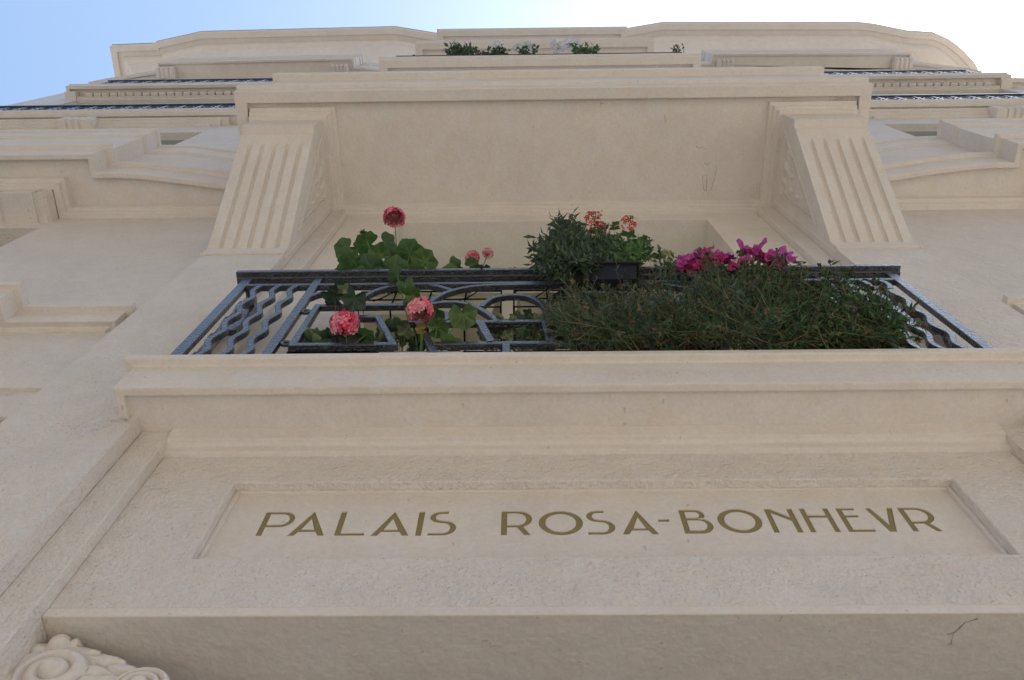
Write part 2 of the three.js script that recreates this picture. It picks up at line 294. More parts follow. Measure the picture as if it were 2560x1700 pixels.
for (const s of [0, 1]) {
  const x = s ? mx(-1.557) - 0.40 : -1.557;
  const cg = consoleGeo(); cg.translate(x, 0, 0);
  const con = part('console', cg);
  part('console_foot', box(x - 0.006, x + 0.406, 3.992, 4.004, 1.150, 1.3, 0.003), mStucco, con);
  // carved triangle on the inner cheek
  const cx = s ? x : x + 0.40, dir = s ? -1 : 1, T = [[0.752, 5.02], [1.112, 4.965], [1.125, 4.32]], c = [0.985, 4.77];
  const sc = (k) => T.map(([q, h]) => [c[0] + (q - c[0]) * k, c[1] + (h - c[1]) * k]);
  const A = new Acc(), pp = ([q, h], o) => P(cx + dir * o, h, q);
  const rings = [[1, 0.0005], [0.99, 0.011], [0.93, 0.011], [0.92, 0.001], [0.80, 0.001], [0.79, 0.010], [0.75, 0.010], [0.74, 0.0008]].map(([k, o]) => sc(k).map((v) => pp(v, o)));
  for (let i = 0; i + 1 < rings.length; i++) for (let k = 0; k < 3; k++) A.quad(rings[i][k], rings[i][(k + 1) % 3], rings[i + 1][(k + 1) % 3], rings[i + 1][k]);
  for (const [u, v, r0, ang] of [[0.3, 0.15, 0.07, 2.1], [0.55, 0.1, 0.09, 2.0], [0.75, 0.06, 0.07, 1.9], [0.62, 0.28, 0.06, 1.4], [0.82, 0.3, 0.05, 1.7], [0.86, 0.52, 0.04, 1.6]]) { // leaves in low relief
    const q = T[0][0] + u * (T[1][0] - T[0][0]), h = T[0][1] - 0.06 - v * 0.55, n = 10;
    const ed = [...Array(n)].map((_, k) => { const t = k / n * 6.283, a = r0 * Math.cos(t), b = r0 * 0.34 * Math.sin(t); return pp([q + a * Math.cos(ang) - b * Math.sin(ang), h + a * Math.sin(ang) + b * Math.cos(ang)], 0.0008); });
    for (let k = 0; k < n; k++) A.tri(ed[k], ed[(k + 1) % n], pp([q, h], 0.016));
  }
  part('carved_cheek', A.geo(), mStucco, con);
}
// stepped moulding round the soffit
part('moulding', sweep([[-1.585, 0.672], [-1.150, 0.672], [-1.150, 1.25], [mx(-1.150), 1.25], [mx(-1.150), 0.672], [mx(-1.585), 0.672]], [[-0.01, 5.095], [0.020, 5.097], [0.022, 5.117], [0.042, 5.119], [0.044, 5.137], [0.064, 5.139], [0.066, 5.17]], { r: 0.003, top: false, bottom: false }));

// big balcony with solid parapet
part('balcony_slab', sweep([[-1.665, 1.3], [-1.665, 0.512], [mx(-1.665), 0.512], [mx(-1.665), 1.3]], [[-0.069, 5.163], [-0.069, 5.13], [0, 5.13], [0, 5.255], [0.022, 5.257], [0.022, 5.30]], { r: 0.007 }), mStucco);
part('parapet', sweep([[-1.640, 1.3], [-1.640, 0.540], [mx(-1.640), 0.540], [mx(-1.640), 1.3]], [[0, 5.30], [0, 6.05], [0.046, 6.052], [0.046, 6.15]], { r: 0.006, bottom: false }), mStucco);
// the floors above it
for (const [h, xl, q, lip] of [[8.5, -1.342, 0.58, 0.074], [11.55, -1.342, 0.585, 0.085], [14.55, -1.332, 0.555, 0.09]]) {
  part('balcony_slab', sweep([[xl, 1.3], [xl, q], [mx(xl), q], [mx(xl), 1.3]], [[-lip, h + 0.05], [-lip, h], [0, h], [0, h + 0.13], [0.02, h + 0.132], [0.02, h + 0.17]], { r: 0.008 }));
}
part('wall', box(-1.95, 2.3, 5.2, 18.8, 1.24, 2.31, 0));

// ---- the two wings
function wing(s) {
  const m = (p) => (s ? mirrorPath(p) : p), X = (a, b) => (s ? [mx(b), mx(a)] : [a, b]);
  const bx = (a, b, ...r) => box(...X(a, b), ...r), rc = (a, b, h0, h1) => rect(...X(a, b), h0, h1);
  // ground floor and first floor wall
  part('wall', plate(rc(-5.9, -1.50, -1.6, 5.16), [rc(-3.1, -1.64, -0.6, 2.426), rc(-4.3, -2.80, 3.62, 4.845)], 1.23, 0.3, 0.004), mRough);
  windowUnit(...X(-3.1, -1.64), -0.6, 2.426, 1.42, 2, 0);
  windowUnit(...X(-4.3, -2.80), 3.62, 4.845, 1.42, 2, 0);
  part('wall', bx(-7.70, -1.55, -1.6, 18.8, 1.5305, 2.3, 0));
  // sill band and stepped hood
  part('sill', bx(-4.6, -1.612, 2.612, 2.705, 1.213, 1.24, 0.005));
  part('hood_moulding', sweep(m([[-4.2, 1.26], [-4.2, 1.09], [-2.055, 1.09], [-2.055, 1.186], [-1.618, 1.186], [-1.618, 1.26]]), [[-0.034, 3.148], [-0.03, 3.172], [-0.026, 3.176], [0, 3.168], [0, 3.272], [0.027, 3.274], [0.027, 3.312]], { r: 0.004 }));
  // balcony with bent parapet on the second floor
  const out = [[-5.6, 1.1], [-4.9, 0.967], [-4.7, 0.967], [-4.7, 0.854], [-2.54, 0.854], [-2.54, 0.967], [-2.42, 0.966], [-2.30, 0.974], [-2.20, 0.985], [-2.08, 1.0], [-1.767, 1.046], [-1.3, 1.115]];
  const close = (p) => [[p[0][0], 1.26], ...p, [p.at(-1)[0], 1.26]];
  part('balcony_slab', sweep(m(close(out)), [[-0.034, 5.135], [-0.034, 5.10], [0, 5.10], [0, 5.285], [0.024, 5.29], [0.024, 5.33]], { r: 0.008 }));
  const inn = (d) => [[-5.6, 1.1 + d], [-4.9 + d * 0.3, 0.967 + d], [-4.7 + d, 0.967 + d], [-4.7 + d, 0.854 + d], [-2.54 - d, 0.854 + d], [-2.54 - d, 0.967 + d], [-2.30, 0.974 + d], [-1.3, 1.115 + d]];
  part('parapet', sweep(m(close(inn(0.024))), [[0, 5.33], [0, 5.88], [0.008, 5.882], [0.009, 5.90], [0.015, 5.903], [0.015, 6.07], [0.027, 6.072], [0.027, 6.11]], { r: 0.005, bottom: false }));
  part('moulding', sweep(m([[-5.9, 1.23], [-3.125, 1.23], [-3.125, 1.052], [-2.785, 1.052], [-2.785, 1.23], [-1.5, 1.23]]), [[0, 5.045], [0.035, 5.05], [0.038, 5.078], [0.058, 5.082], [0.060, 5.14]], { r: 0.005, top: false, bottom: false }));
  const br = part('bracket', [bx(-3.12, -2.79, 4.955, 5.13, 1.056, 1.28, 0.006)]);
  part('bracket_face', bx(-3.05, -2.862, 4.945, 5.10, 1.046, 1.28, 0.005), mStucco, br);
  part('bracket_face', bx(-2.842, -2.80, 4.948, 5.09, 1.05, 1.27, 0.005), mStucco, br);
  part('bracket_face', bx(-3.112, -3.07, 4.948, 5.09, 1.05, 1.27, 0.005), mStucco, br);
  // second floor wall and its window
  part('wall', plate(rc(-5.9, -1.7, 5.14, 8.52), [rc(-4.5, -2.94, 5.6, 8.05)], 1.16, 0.30, 0.004), mRough);
  windowUnit(...X(-4.5, -2.94), 5.6, 8.05, 1.245, 2, 9);
  // third floor slab
  part('balcony_slab', sweep(m([[-5.95, 1.3], [-5.95, 1.03], [-2.70, 1.03], [-2.70, 1.3]]), [[-0.04, 8.525], [-0.04, 8.5], [0, 8.5], [0, 8.56], [0.02, 8.562], [0.02, 8.60]], { r: 0.005 }));
  part('moulding', [bx(-5.9, -2.83, 8.462, 8.53, 1.082, 1.17, 0.004), bx(-5.9, -2.90, 8.422, 8.47, 1.104, 1.17, 0.004), bx(-5.9, -2.99, 8.38, 8.43, 1.136, 1.17, 0.004)]);
  const b3 = part('bracket', bx(-4.42, -4.09, 8.31, 8.47, 1.075, 1.18, 0.008));
  for (const [a, b] of [[-4.415, -4.33], [-4.312, -4.268], [-4.25, -4.206], [-4.188, -4.095]]) part('bracket_face', bx(a, b, 8.298, 8.46, 1.060, 1.17, 0.012), mStucco, b3);
  part('wall', plate(rc(-5.9, -1.7, 8.60, 11.34), [rc(-5.65, -2.2, 9.0, 11.22)], 1.2, 0.26, 0.004));
  windowUnit(...X(-5.65, -2.2), 9.0, 11.22, 1.40, 4, 0);
  part('wall', plate(rc(-5.9, -1.7, 11.5, 14.45), [rc(-5.0, -2.6, 12.0, 14.2)], 1.22, 0.24, 0.004));
  windowUnit(...X(-5.0, -2.6), 12.0, 14.2, 1.38, 2, 0);
  // fourth floor slab with a row of dentils
  part('balcony_slab', sweep(m([[-5.80, 1.3], [-5.80, 1.037], [-2.2, 1.037], [-2.2, 1.3]]), [[-0.042, 11.345], [-0.042, 11.3], [0, 11.3], [0, 11.42], [0.012, 11.422], [0.012, 11.46]], { r: 0.006 }));
  part('moulding', [bx(-5.65, -2.2, 11.24, 11.35, 1.165, 1.22, 0.006), bx(-5.80, -5.66, 11.24, 11.33, 1.10, 1.3, 0.006)]);
  const dg = box(0, 0.092, 11.262, 11.345, 1.122, 1.17, 0.018);
  for (let k = 0; k < 22; k++) { const d = mesh('dentil', dg.clone(), mStucco, house); d.position.x = (s ? mx(-5.55 + k * 0.104) - 0.092 : -5.55 + k * 0.104); }
  // fifth floor parapet
  const o5 = [[-6.97, 1.275], [-6.06, 1.144], [-5.86, 1.123], [-5.84, 0.975], [-2.68, 0.945], [-2.67, 1.084], [-2.54, 1.082], [-2.0, 1.17]];
  part('balcony_slab', sweep(m(close(o5).map(([x, q]) => [x, Math.min(q, 1.4)])), [[-0.036, 14.43], [-0.036, 14.4], [0, 14.4], [0, 14.52], [0.01, 14.522], [0.01, 14.56]], { r: 0.006 }));
  part('parapet', sweep(m(close(o5)), [[-0.02, 14.56], [-0.02, 15.02], [0.0, 15.022], [0.0, 15.14], [0.014, 15.142], [0.014, 15.18]], { r: 0.005, bottom: false }));
  for (const [a, b] of [[-3.03, -2.76], [-5.84, -5.55]]) {
    const c = part('bracket', bx(a, b, 14.29, 14.42, 1.07, 1.25, 0.01)), w = (b - a) / 4;
    for (let k = 0; k < 4; k++) part('bracket_rib', bx(a + k * w + 0.004, a + (k + 1) * w - 0.004, 14.27, 14.415, 1.035, 1.22, 0.026), mStucco, c);
  }
}
wing(0); wing(1);
// flank walls set back at both ends and the body of the house
part('wall', [box(-7.78, -5.85, -1.6, 18.8, 1.49, 2.3, 0), box(6.2, 8.3, -1.6, 18.8, 1.49, 2.3, 0)], mStucco);
part('wall', [box(-7.7, 8.2, -1.6, 18.9, 2.305, 14, 0)], mStucco);
// cornice at the right-hand corner of the fourth floor
part('cornice', sweep([[6.0, 1.4], [6.02, 1.075], [6.42, 1.092], [6.68, 1.14], [6.92, 1.24], [7.08, 1.4], [7.15, 1.6]], [[-0.05, 11.33], [-0.05, 11.28], [0, 11.28], [0, 11.40]], { r: 0.006 }));
// roof cornices
function roofSide(path, body) {
  part('cornice', sweep(path, [[-0.36, 18.90], [-0.30, 18.93], [-0.25, 19.0], [-0.235, 19.045], [-0.128, 19.05], [-0.128, 19.0], [0, 19.0], [0, 19.13], [0.012, 19.132], [0.012, 19.17]], { r: 0.008, top: true, bottom: true }));
  part('flashing', sweep(path, [[-0.02, 19.171], [0.022, 19.171], [0.022, 19.19], [-0.02, 19.20]], { r: 0.003, top: false, bottom: false }), mZinc);
  part('wall', sweep(body, [[-1.3, 14.6], [-1.1, 16.6], [-0.45, 18.3], [0, 18.93]], { top: false, bottom: true, r: 0.3 }));
}
roofSide([[-8.67, 6], [-8.65, 0.94], [-7.72, 0.917], [-7.70, 0.886], [-6.72, 0.698], [-2.64, 0.652], [-1.75, 0.80], [-1.0, 0.93]], [[-8.3, 6], [-8.3, 1.30], [-7.68, 1.26], [-6.70, 1.035], [-2.62, 0.985], [-1.75, 1.13], [-1.0, 1.26]]);
{
  const arc = [[8.60, 0.905], [8.86, 1.005], [9.07, 1.13], [9.25, 1.26], [9.39, 1.385], [9.50, 1.48], [9.59, 1.59], [9.66, 1.72], [9.74, 1.95], [9.78, 2.3], [9.8, 6]];
  roofSide([[1.35, 0.92], [2.19, 0.755], [2.96, 0.640], [7.04, 0.687], [7.35, 0.725], [8.06, 0.865], ...arc], [[1.35, 1.25], [2.19, 1.09], [2.96, 0.975], [7.02, 1.02], [8.0, 1.21], [8.5, 1.42], [8.9, 1.75], [9.1, 2.2], [9.15, 6]]);
}

// carved corbel in the corner of the doorway
{
  const nx = 150, ny = 130, x0 = -1.062, x1 = -0.60, h0 = 1.02, h1 = 1.503, A = [];
  const disc = (x, y, cx, cy, rx, ry) => Math.hypot((x - cx) / rx, (y - cy) / ry);
  const f = (x, y) => {
    const e = Math.pow(Math.abs(x + 1.062) / 0.395, 2.1) + Math.pow(Math.max(0, y - 1.12) / 0.355, 2.1);
    let d = 0;
    if (e < 1) {
      d = 0.032 + 0.024 * Math.sqrt(1 - e);
      const t = (y - 1.30 - 0.10 * (x + 0.95)) / 0.034, w = t - Math.floor(t);        // four curved straps
      if (x > -0.935 && y < 1.47) d -= 0.020 * Math.pow(Math.abs(w - 0.5) * 2, 3.2) * (0.7 + 0.3 * Math.sin(x * 150));
      d -= 0.010 * Math.exp(-Math.pow((e - 0.80) / 0.02, 2));
    }
    const vol = (cx, cy, R, turns) => {
      const r = disc(x, y, cx, cy, R, R * 0.86); if (r > 1) return;
      const ang = Math.atan2(y - cy, x - cx), sp = r * turns - ang / 6.283, w = sp - Math.floor(sp);
      d = 0.052 + 0.010 * Math.sqrt(1 - r * r) + (r < 0.28 ? 0.012 * Math.sqrt(1 - (r / 0.28) ** 2) : -0.020 * Math.pow(Math.abs(w - 0.5) * 2, 3));
    };
    vol(-0.978, 1.374, 0.072, 2.0); vol(-0.775, 1.330, 0.060, 3.0); vol(-0.94, 1.20, 0.10, 2.5);
    for (const [cx, cy, R] of [[-1.008, 1.468, 0.024], [-0.975, 1.470, 0.012], [-1.046, 1.448, 0.014], [-1.05, 1.36, 0.016], [-0.87, 1.34, 0.018], [-0.845, 1.352, 0.012]]) { const r = disc(x, y, cx, cy, R, R); if (r < 1) d = Math.max(d, 0.036 + R * 0.8 * Math.sqrt(1 - r * r)); }
    return d;
  };
  const pt = (i, j) => { const x = x0 + (x1 - x0) * i / nx, y = h0 + (h1 - h0) * j / ny; return P(x, y, 1.33 - f(x, y)); };
  const g = new THREE.PlaneGeometry(1, 1, nx, ny), pos = g.attributes.position;
  for (let j = 0; j <= ny; j++) for (let i = 0; i <= nx; i++) { const p = pt(i, ny - j); pos.setXYZ(j * (nx + 1) + i, p.x, p.y, p.z); }
  const idx = []; // keep only the faces that belong to the carving
  for (let k = 0; k < g.index.count; k += 3) { const t = [0, 1, 2].map((q) => g.index.getX(k + q)); if (t.some((v) => pos.getZ(v) > DIST - 1.33 + 0.001)) idx.push(...t); }
  g.setIndex(idx); g.computeVertexNormals();
  part('carved_corbel', g);
  part('jamb', box(-1.6, -1.0573, -1.6, 1.5029, 1.4, 2.3, 0.004), mStucco);
  part('jamb', box(mx(-1.0573), mx(-1.6), -1.6, 1.5029, 1.4, 2.3, 0.004), mStucco);
}
// entrance door, set deep in the opening
{
  const d = part('door', [box(-1.05, 1.40, -1.6, 1.503, 2.02, 2.08, 0)], mBlack);
  part('pane', box(-0.9, 0.12, -1.2, 1.3, 2.0, 2.02, 0.002), mGlass, d); part('pane', box(0.22, 1.25, -1.2, 1.3, 2.0, 2.02, 0.002), mGlass, d);
}
// hairline cracks in the plaster
function crack(pts, w, axis) {                       // pts in [x, height, distance]; axis is the way the surface faces
  const A = new Acc(), q = pts.map((p) => P(...p));
  for (let i = 0; i + 1 < q.length; i++) {
    const s = q[i + 1].clone().sub(q[i]).cross(axis).normalize().multiplyScalar(w * rr(0.5, 1.2)), o = axis.clone().multiplyScalar(0.0012);
    A.quad(q[i].clone().sub(s).add(o), q[i].clone().add(s).add(o), q[i + 1].clone().add(s).add(o), q[i + 1].clone().sub(s).add(o));
  }
  part('crack', A.geo(), mCrack);
}

const down = V(0, -1, 0), front = V(0, 0, 1);
const mDirt = new THREE.MeshStandardMaterial({ color: new THREE.Color().setRGB(0.20, 0.165, 0.13), roughness: 1 });
function dirt(n, c, sp, axis) {                      // grains of soot lodged in the plaster
  const A = new Acc(), gs = () => (rnd() + rnd() + rnd() - 1.5) * 1.2;
  for (let i = 0; i < n; i++) {
    const p = P(c[0] + gs() * sp[0], c[1] + gs() * sp[1], c[2] + gs() * sp[2]).addScaledVector(axis, 0.0011), r = rr(0.0004, 0.0013), u = (axis.y ? V(1, 0, 0) : V(1, 0.2, 0)).multiplyScalar(r), w = u.clone().cross(axis).normalize().multiplyScalar(r * rr(0.5, 1.6));
    A.quad(p.clone().sub(u), p.clone().sub(w), p.clone().add(u), p.clone().add(w));
  }
  const m = part('soot', A.geo(), mDirt); m.userData.kind = 'stuff';
}
dirt(420, [-1.27, 2.235, 1.161], [0.11, 0.05, 0], front);
dirt(160, [-1.19, 2.262, 1.161], [0.03, 0.02, 0], front);
dirt(260, [0.42, 2.35, 1.0615], [0.22, 0.03, 0], front);
dirt(200, [1.30, 2.36, 1.0615], [0.2, 0.03, 0], front);
dirt(240, [1.39, 5.163, 1.13], [0.06, 0, 0.045], down);
dirt(120, [-1.04, 5.163, 1.13], [0.03, 0, 0.04], down);
dirt(200, [1.85, 5.163, 0.60], [0.06, 0, 0.012], down);
dirt(700, [0.17, 1.62, 1.25], [1.1, 0.07, 0], front);
dirt(350, [-1.0, 1.9, 1.25], [0.045, 0.3, 0], front);
dirt(500, [-1.35, 2.6, 1.161], [0.14, 0.9, 0], front);
for (const c of [[[1.102, 1.028], [1.084, 1.037], [1.083, 1.065], [1.093, 1.093], [1.090, 1.111], [1.107, 1.130]], [[1.107, 1.028], [1.110, 1.06], [1.109, 1.1], [1.113, 1.130]],
  [[1.153, 0.974], [1.164, 1.001], [1.157, 1.029], [1.152, 1.066], [1.143, 1.084], [1.148, 1.098], [1.132, 1.121], [1.127, 1.144]], [[1.031, 0.860], [1.050, 0.873], [1.068, 0.864], [1.090, 0.881]],
  [[1.088, 0.960], [1.107, 0.969], [1.124, 0.957]], [[0.461, 0.627], [0.459, 0.610], [0.476, 0.609]], [[0.834, 0.676], [0.842, 0.708], [0.845, 0.723]]]) crack(c.map(([x, q]) => [x, 5.163, q]), 0.0010, down);
crack([[0.974, 1.264], [0.966, 1.267], [0.948, 1.274], [0.938, 1.291], [0.929, 1.302], [0.916, 1.307]].map(([x, q]) => [x, 1.503, q]), 0.0009, down);
crack([[0.929, 1.302], [0.928, 1.321], [0.928, 1.335]].map(([x, q]) => [x, 1.503, q]), 0.0006, down);

// ------------------------------------------------------------------ railings
function strip(pts, w, q, d, closed) {               // flat bar bent in the plane of the railing
  const n = pts.length, nr = [];
  for (let i = 0; i + 1 < n; i++) { const a = pts[i], b = pts[i + 1], l = Math.hypot(b[0] - a[0], b[1] - a[1]); nr.push([-(b[1] - a[1]) / l, (b[0] - a[0]) / l]); }
  const mt = pts.map((_, i) => { const a = nr[Math.max(0, i - 1)], b = nr[Math.min(n - 2, i)], k = Math.max(0.35, 1 + a[0] * b[0] + a[1] * b[1]); return [(a[0] + b[0]) / k, (a[1] + b[1]) / k]; });
  const A = new Acc(), c = 0.0022, h = w / 2;
  const sec = [[-h, c], [-h + c, 0], [h - c, 0], [h, c], [h, d - c], [h - c, d], [-h + c, d], [-h, d - c]];
  const at = (i, [o, z]) => P(pts[i][0] + mt[i][0] * o, pts[i][1] + mt[i][1] * o, q + z);
  for (let i = 0; i + 1 < n; i++) for (let k = 0; k < 8; k++) A.quad(at(i, sec[k]), at(i + 1, sec[k]), at(i + 1, sec[(k + 1) % 8]), at(i, sec[(k + 1) % 8]));
  for (const i of [0, n - 1]) for (let k = 1; k < 7; k++) A.tri(at(i, sec[0]), at(i, sec[k]), at(i, sec[k + 1]));
  return A.geo();
}
function smoothLine(pts, n = 8) {
  const c = new THREE.CatmullRomCurve3(pts.map(([x, y]) => V(x, y, 0)));
  return c.getPoints((pts.length - 1) * n).map((v) => [v.x, v.y]);
}
const Q = 1.040, D = 0.022;
{
  const r = thing('balcony_railing', 'ornate dark blue wrought iron railing on the balcony above the gilded panel', 'railing');
  const add = (name, g) => mesh(name, g, mIron, r);
  const XR = 0.1755, both = (name, pts, w = 0.024, sm, dz = 0) => { const l = sm ? smoothLine(pts) : pts; add(name, strip(l, w, Q + dz, D)); add(name, strip(l.map(([x, y]) => [2 * XR - x, y]), w, Q + dz, D)); };
  add('top_rail', [box(-1.145, 1.492, 3.268, 3.295, 1.020, 1.082, 0.004), box(-1.135, 1.482, 3.240, 3.268, 1.036, 1.066, 0.003)]);
  add('lower_rail', box(-1.105, 1.452, 3.158, 3.182, Q + 0.001, Q + D + 0.004, 0.003));
  both('post', [[-1.092, 2.458], [-1.092, 3.24]], 0.038); both('post', [[-0.808, 2.458], [-0.808, 3.24]], 0.032);
  const wav = (x) => [...Array(97)].map((_, i) => { const h = 2.458 + i / 96 * 0.705; return [x + 0.0105 * Math.sin((h - 2.478) / 0.168 * 6.283), h]; });
  for (const x of [-1.020, -0.947, -0.880]) both('wavy_bar', wav(x), 0.021);
  both('scroll_bar', [[-0.636, 2.66], [-0.636, 2.808], [-0.508, 2.808], [-0.418, 2.553], [-0.744, 2.553], [-0.744, 2.926], [-0.410, 2.926], [-0.273, 2.458]], 0.024);
  both('tongue_bar', [[-0.452, 2.748], [-0.30, 2.762], [-0.272, 2.775], [-0.262, 2.805], [-0.275, 2.842], [-0.31, 2.862], [-0.375, 2.862]], 0.022, false, 0.001);
  both('arch_bar', [[-0.80, 3.03], [-0.766, 3.075], [-0.704, 3.09], [-0.655, 3.06], [-0.617, 2.995], [-0.602, 2.926]], 0.020, true, 0.0015);
  both('arch_bar', [[-0.606, 2.99], [-0.585, 3.05], [-0.555, 3.105], [-0.515, 3.14], [-0.46, 3.158]], 0.020, true, 0.002);
  both('diagonal_bar', [[-0.475, 3.16], [-0.433, 3.085], [-0.384, 3.0], [-0.345, 2.935]], 0.020, true, 0.0025);
  both('diagonal_bar', [[-0.36, 3.165], [-0.318, 3.135], [-0.262, 3.085]], 0.021, true, 0.002);
  add('arch_bar', strip(smoothLine([[-0.350, 2.93], [-0.322, 3.008], [-0.284, 3.068], [-0.223, 3.118], [-0.15, 3.143], [0, 3.150], [XR, 3.151], [0.35, 3.150], [0.50, 3.143], [0.574, 3.118], [0.635, 3.068], [0.673, 3.008], [0.701, 2.93]]), 0.021, Q + 0.001, D));
  both('arch_bar', [[-0.352, 2.934], [-0.30, 2.956], [-0.258, 2.96], [-0.21, 2.943], [-0.163, 2.898], [-0.125, 2.838], [-0.085, 2.755]], 0.021, true, 0.003);
  both('arch_bar', [[-0.150, 2.905], [-0.138, 2.95], [-0.105, 3.005], [-0.053, 3.029], [0.004, 3.022], [0.052, 2.972], [0.082, 2.88], [0.090, 2.755]], 0.021, true, 0.002);
  add('arch_bar', strip(smoothLine([[0.086, 2.90], [0.10, 2.98], [0.132, 3.05], [XR, 3.08], [2 * XR - 0.132, 3.05], [2 * XR - 0.10, 2.98], [2 * XR - 0.086, 2.90]]), 0.021, Q + 0.004, D));
  add('middle_rail', strip([[-0.32, 2.758], [2 * XR + 0.32, 2.758]], 0.022, Q + 0.004, D));
  add('bottom_rail', strip([[-0.285, 2.560], [2 * XR + 0.285, 2.560]], 0.024, Q + 0.003, D));
  both('strut', [[-0.148, 2.748], [-0.105, 2.568]], 0.028, false, 0.0008); both('strut', [[0.076, 2.748], [0.088, 2.568]], 0.028, false, 0.0008); both('strut', [[-0.055, 2.552], [-0.055, 2.458]], 0.026, false, 0.0012);
  for (const [x, h] of [[-0.777, 2.883], [-0.773, 2.584]]) for (const X of [x, 2 * XR - x]) { const t = new THREE.TorusGeometry(0.014, 0.0065, 8, 16); t.translate(...P(X, h, Q + D / 2).toArray()); add('ring', t); }
  for (const s of [0, 1]) {                           // short returns back to the wall
    const X = s ? 2 * XR + 1.092 : -1.092, q0 = 1.078, sg = s ? 1 : -1;
    add('return_rail', box(X - 0.014, X + 0.014, 3.235, 3.285, q0, 1.19, 0.003));
    const A = new Acc(), L = [...Array(30)].map((_, i) => { const h = 2.458 + i / 29 * 0.78; return P(X, h, 1.118 + 0.014 * Math.sin((h - 2.478) / 0.168 * 6.283)); });
    A.tube(L, 0.014, 0.014, null, 4); add('wavy_bar', A.geo());
    add('post', box(X - 0.02, X + 0.02, 2.98, 3.24, 1.155, 1.18, 0.003));
  }
}
function farRail(label, x0, x1, h0, h1, q) {          // repeating bars and rings
  const r = thing('balcony_railing', label, 'railing', 'railings of the upper floors'), mat = mIronFar;
  mesh('top_rail', box(x0 - 0.03, x1 + 0.03, h1 - 0.03, h1, q - 0.012, q + 0.04, 0.004), mat, r);
  mesh('bottom_rail', box(x0, x1, h0 + 0.05, h0 + 0.075, q, q + 0.025, 0.004), mat, r);
  const n = Math.round((x1 - x0) / 0.19), st = (x1 - x0) / n;
  for (let i = 0; i <= n; i++) mesh('baluster', box(x0 + i * st - 0.011, x0 + i * st + 0.011, h0, h1 - 0.03, q, q + 0.022, 0.003), mat, r);
  const H = h1 - h0 - 0.15;
  for (let i = 0; i < n; i++) {
    const gs = [];
    for (const k of [0.46, 0.24]) for (const c of [0.27, 0.73]) {
      const e = [...Array(17)].map((_, j) => { const t = j / 16 * 6.283; return [x0 + (i + 0.5) * st + Math.cos(t) * st * k * 0.92, h0 + 0.09 + H * c + Math.sin(t) * H * 0.5 * k]; });
      gs.push(strip(e, 0.013, q + 0.004, 0.014));
    }
    mesh('scroll', gs, mat, r);
  }
  return r;
}
farRail('long wrought iron railing on the left wing third floor balcony', -5.9, -2.75, 8.6, 9.22, 1.045);
farRail('long wrought iron railing on the right wing third floor balcony', mx(-2.75), mx(-5.9), 8.6, 9.22, 1.045);
farRail('small wrought iron railing on the left wing fourth floor below the roof', -5.62, -2.3, 11.46, 12.2, 1.056);
farRail('small wrought iron railing on the right wing fourth floor by the rounded roof corner', mx(-2.3), mx(-5.62), 11.46, 12.2, 1.056);
{
  const r = thing('balcony_railing', 'thin black rail with white flowering plants high on the central balcony', 'railing');
  mesh('top_rail', box(-1.30, 1.665, 9.36, 9.395, 0.598, 0.64, 0.004), mBlack, r);
  for (let i = 0; i <= 12; i++) mesh('baluster', box(-1.28 + i * 0.244, -1.262 + i * 0.244, 8.67, 9.36, 0.61, 0.628, 0.003), mBlack, r);
  mesh('hook', box(-1.14, -1.125, 9.39, 9.58, 0.60, 0.615, 0.003), mBlack, r);
}

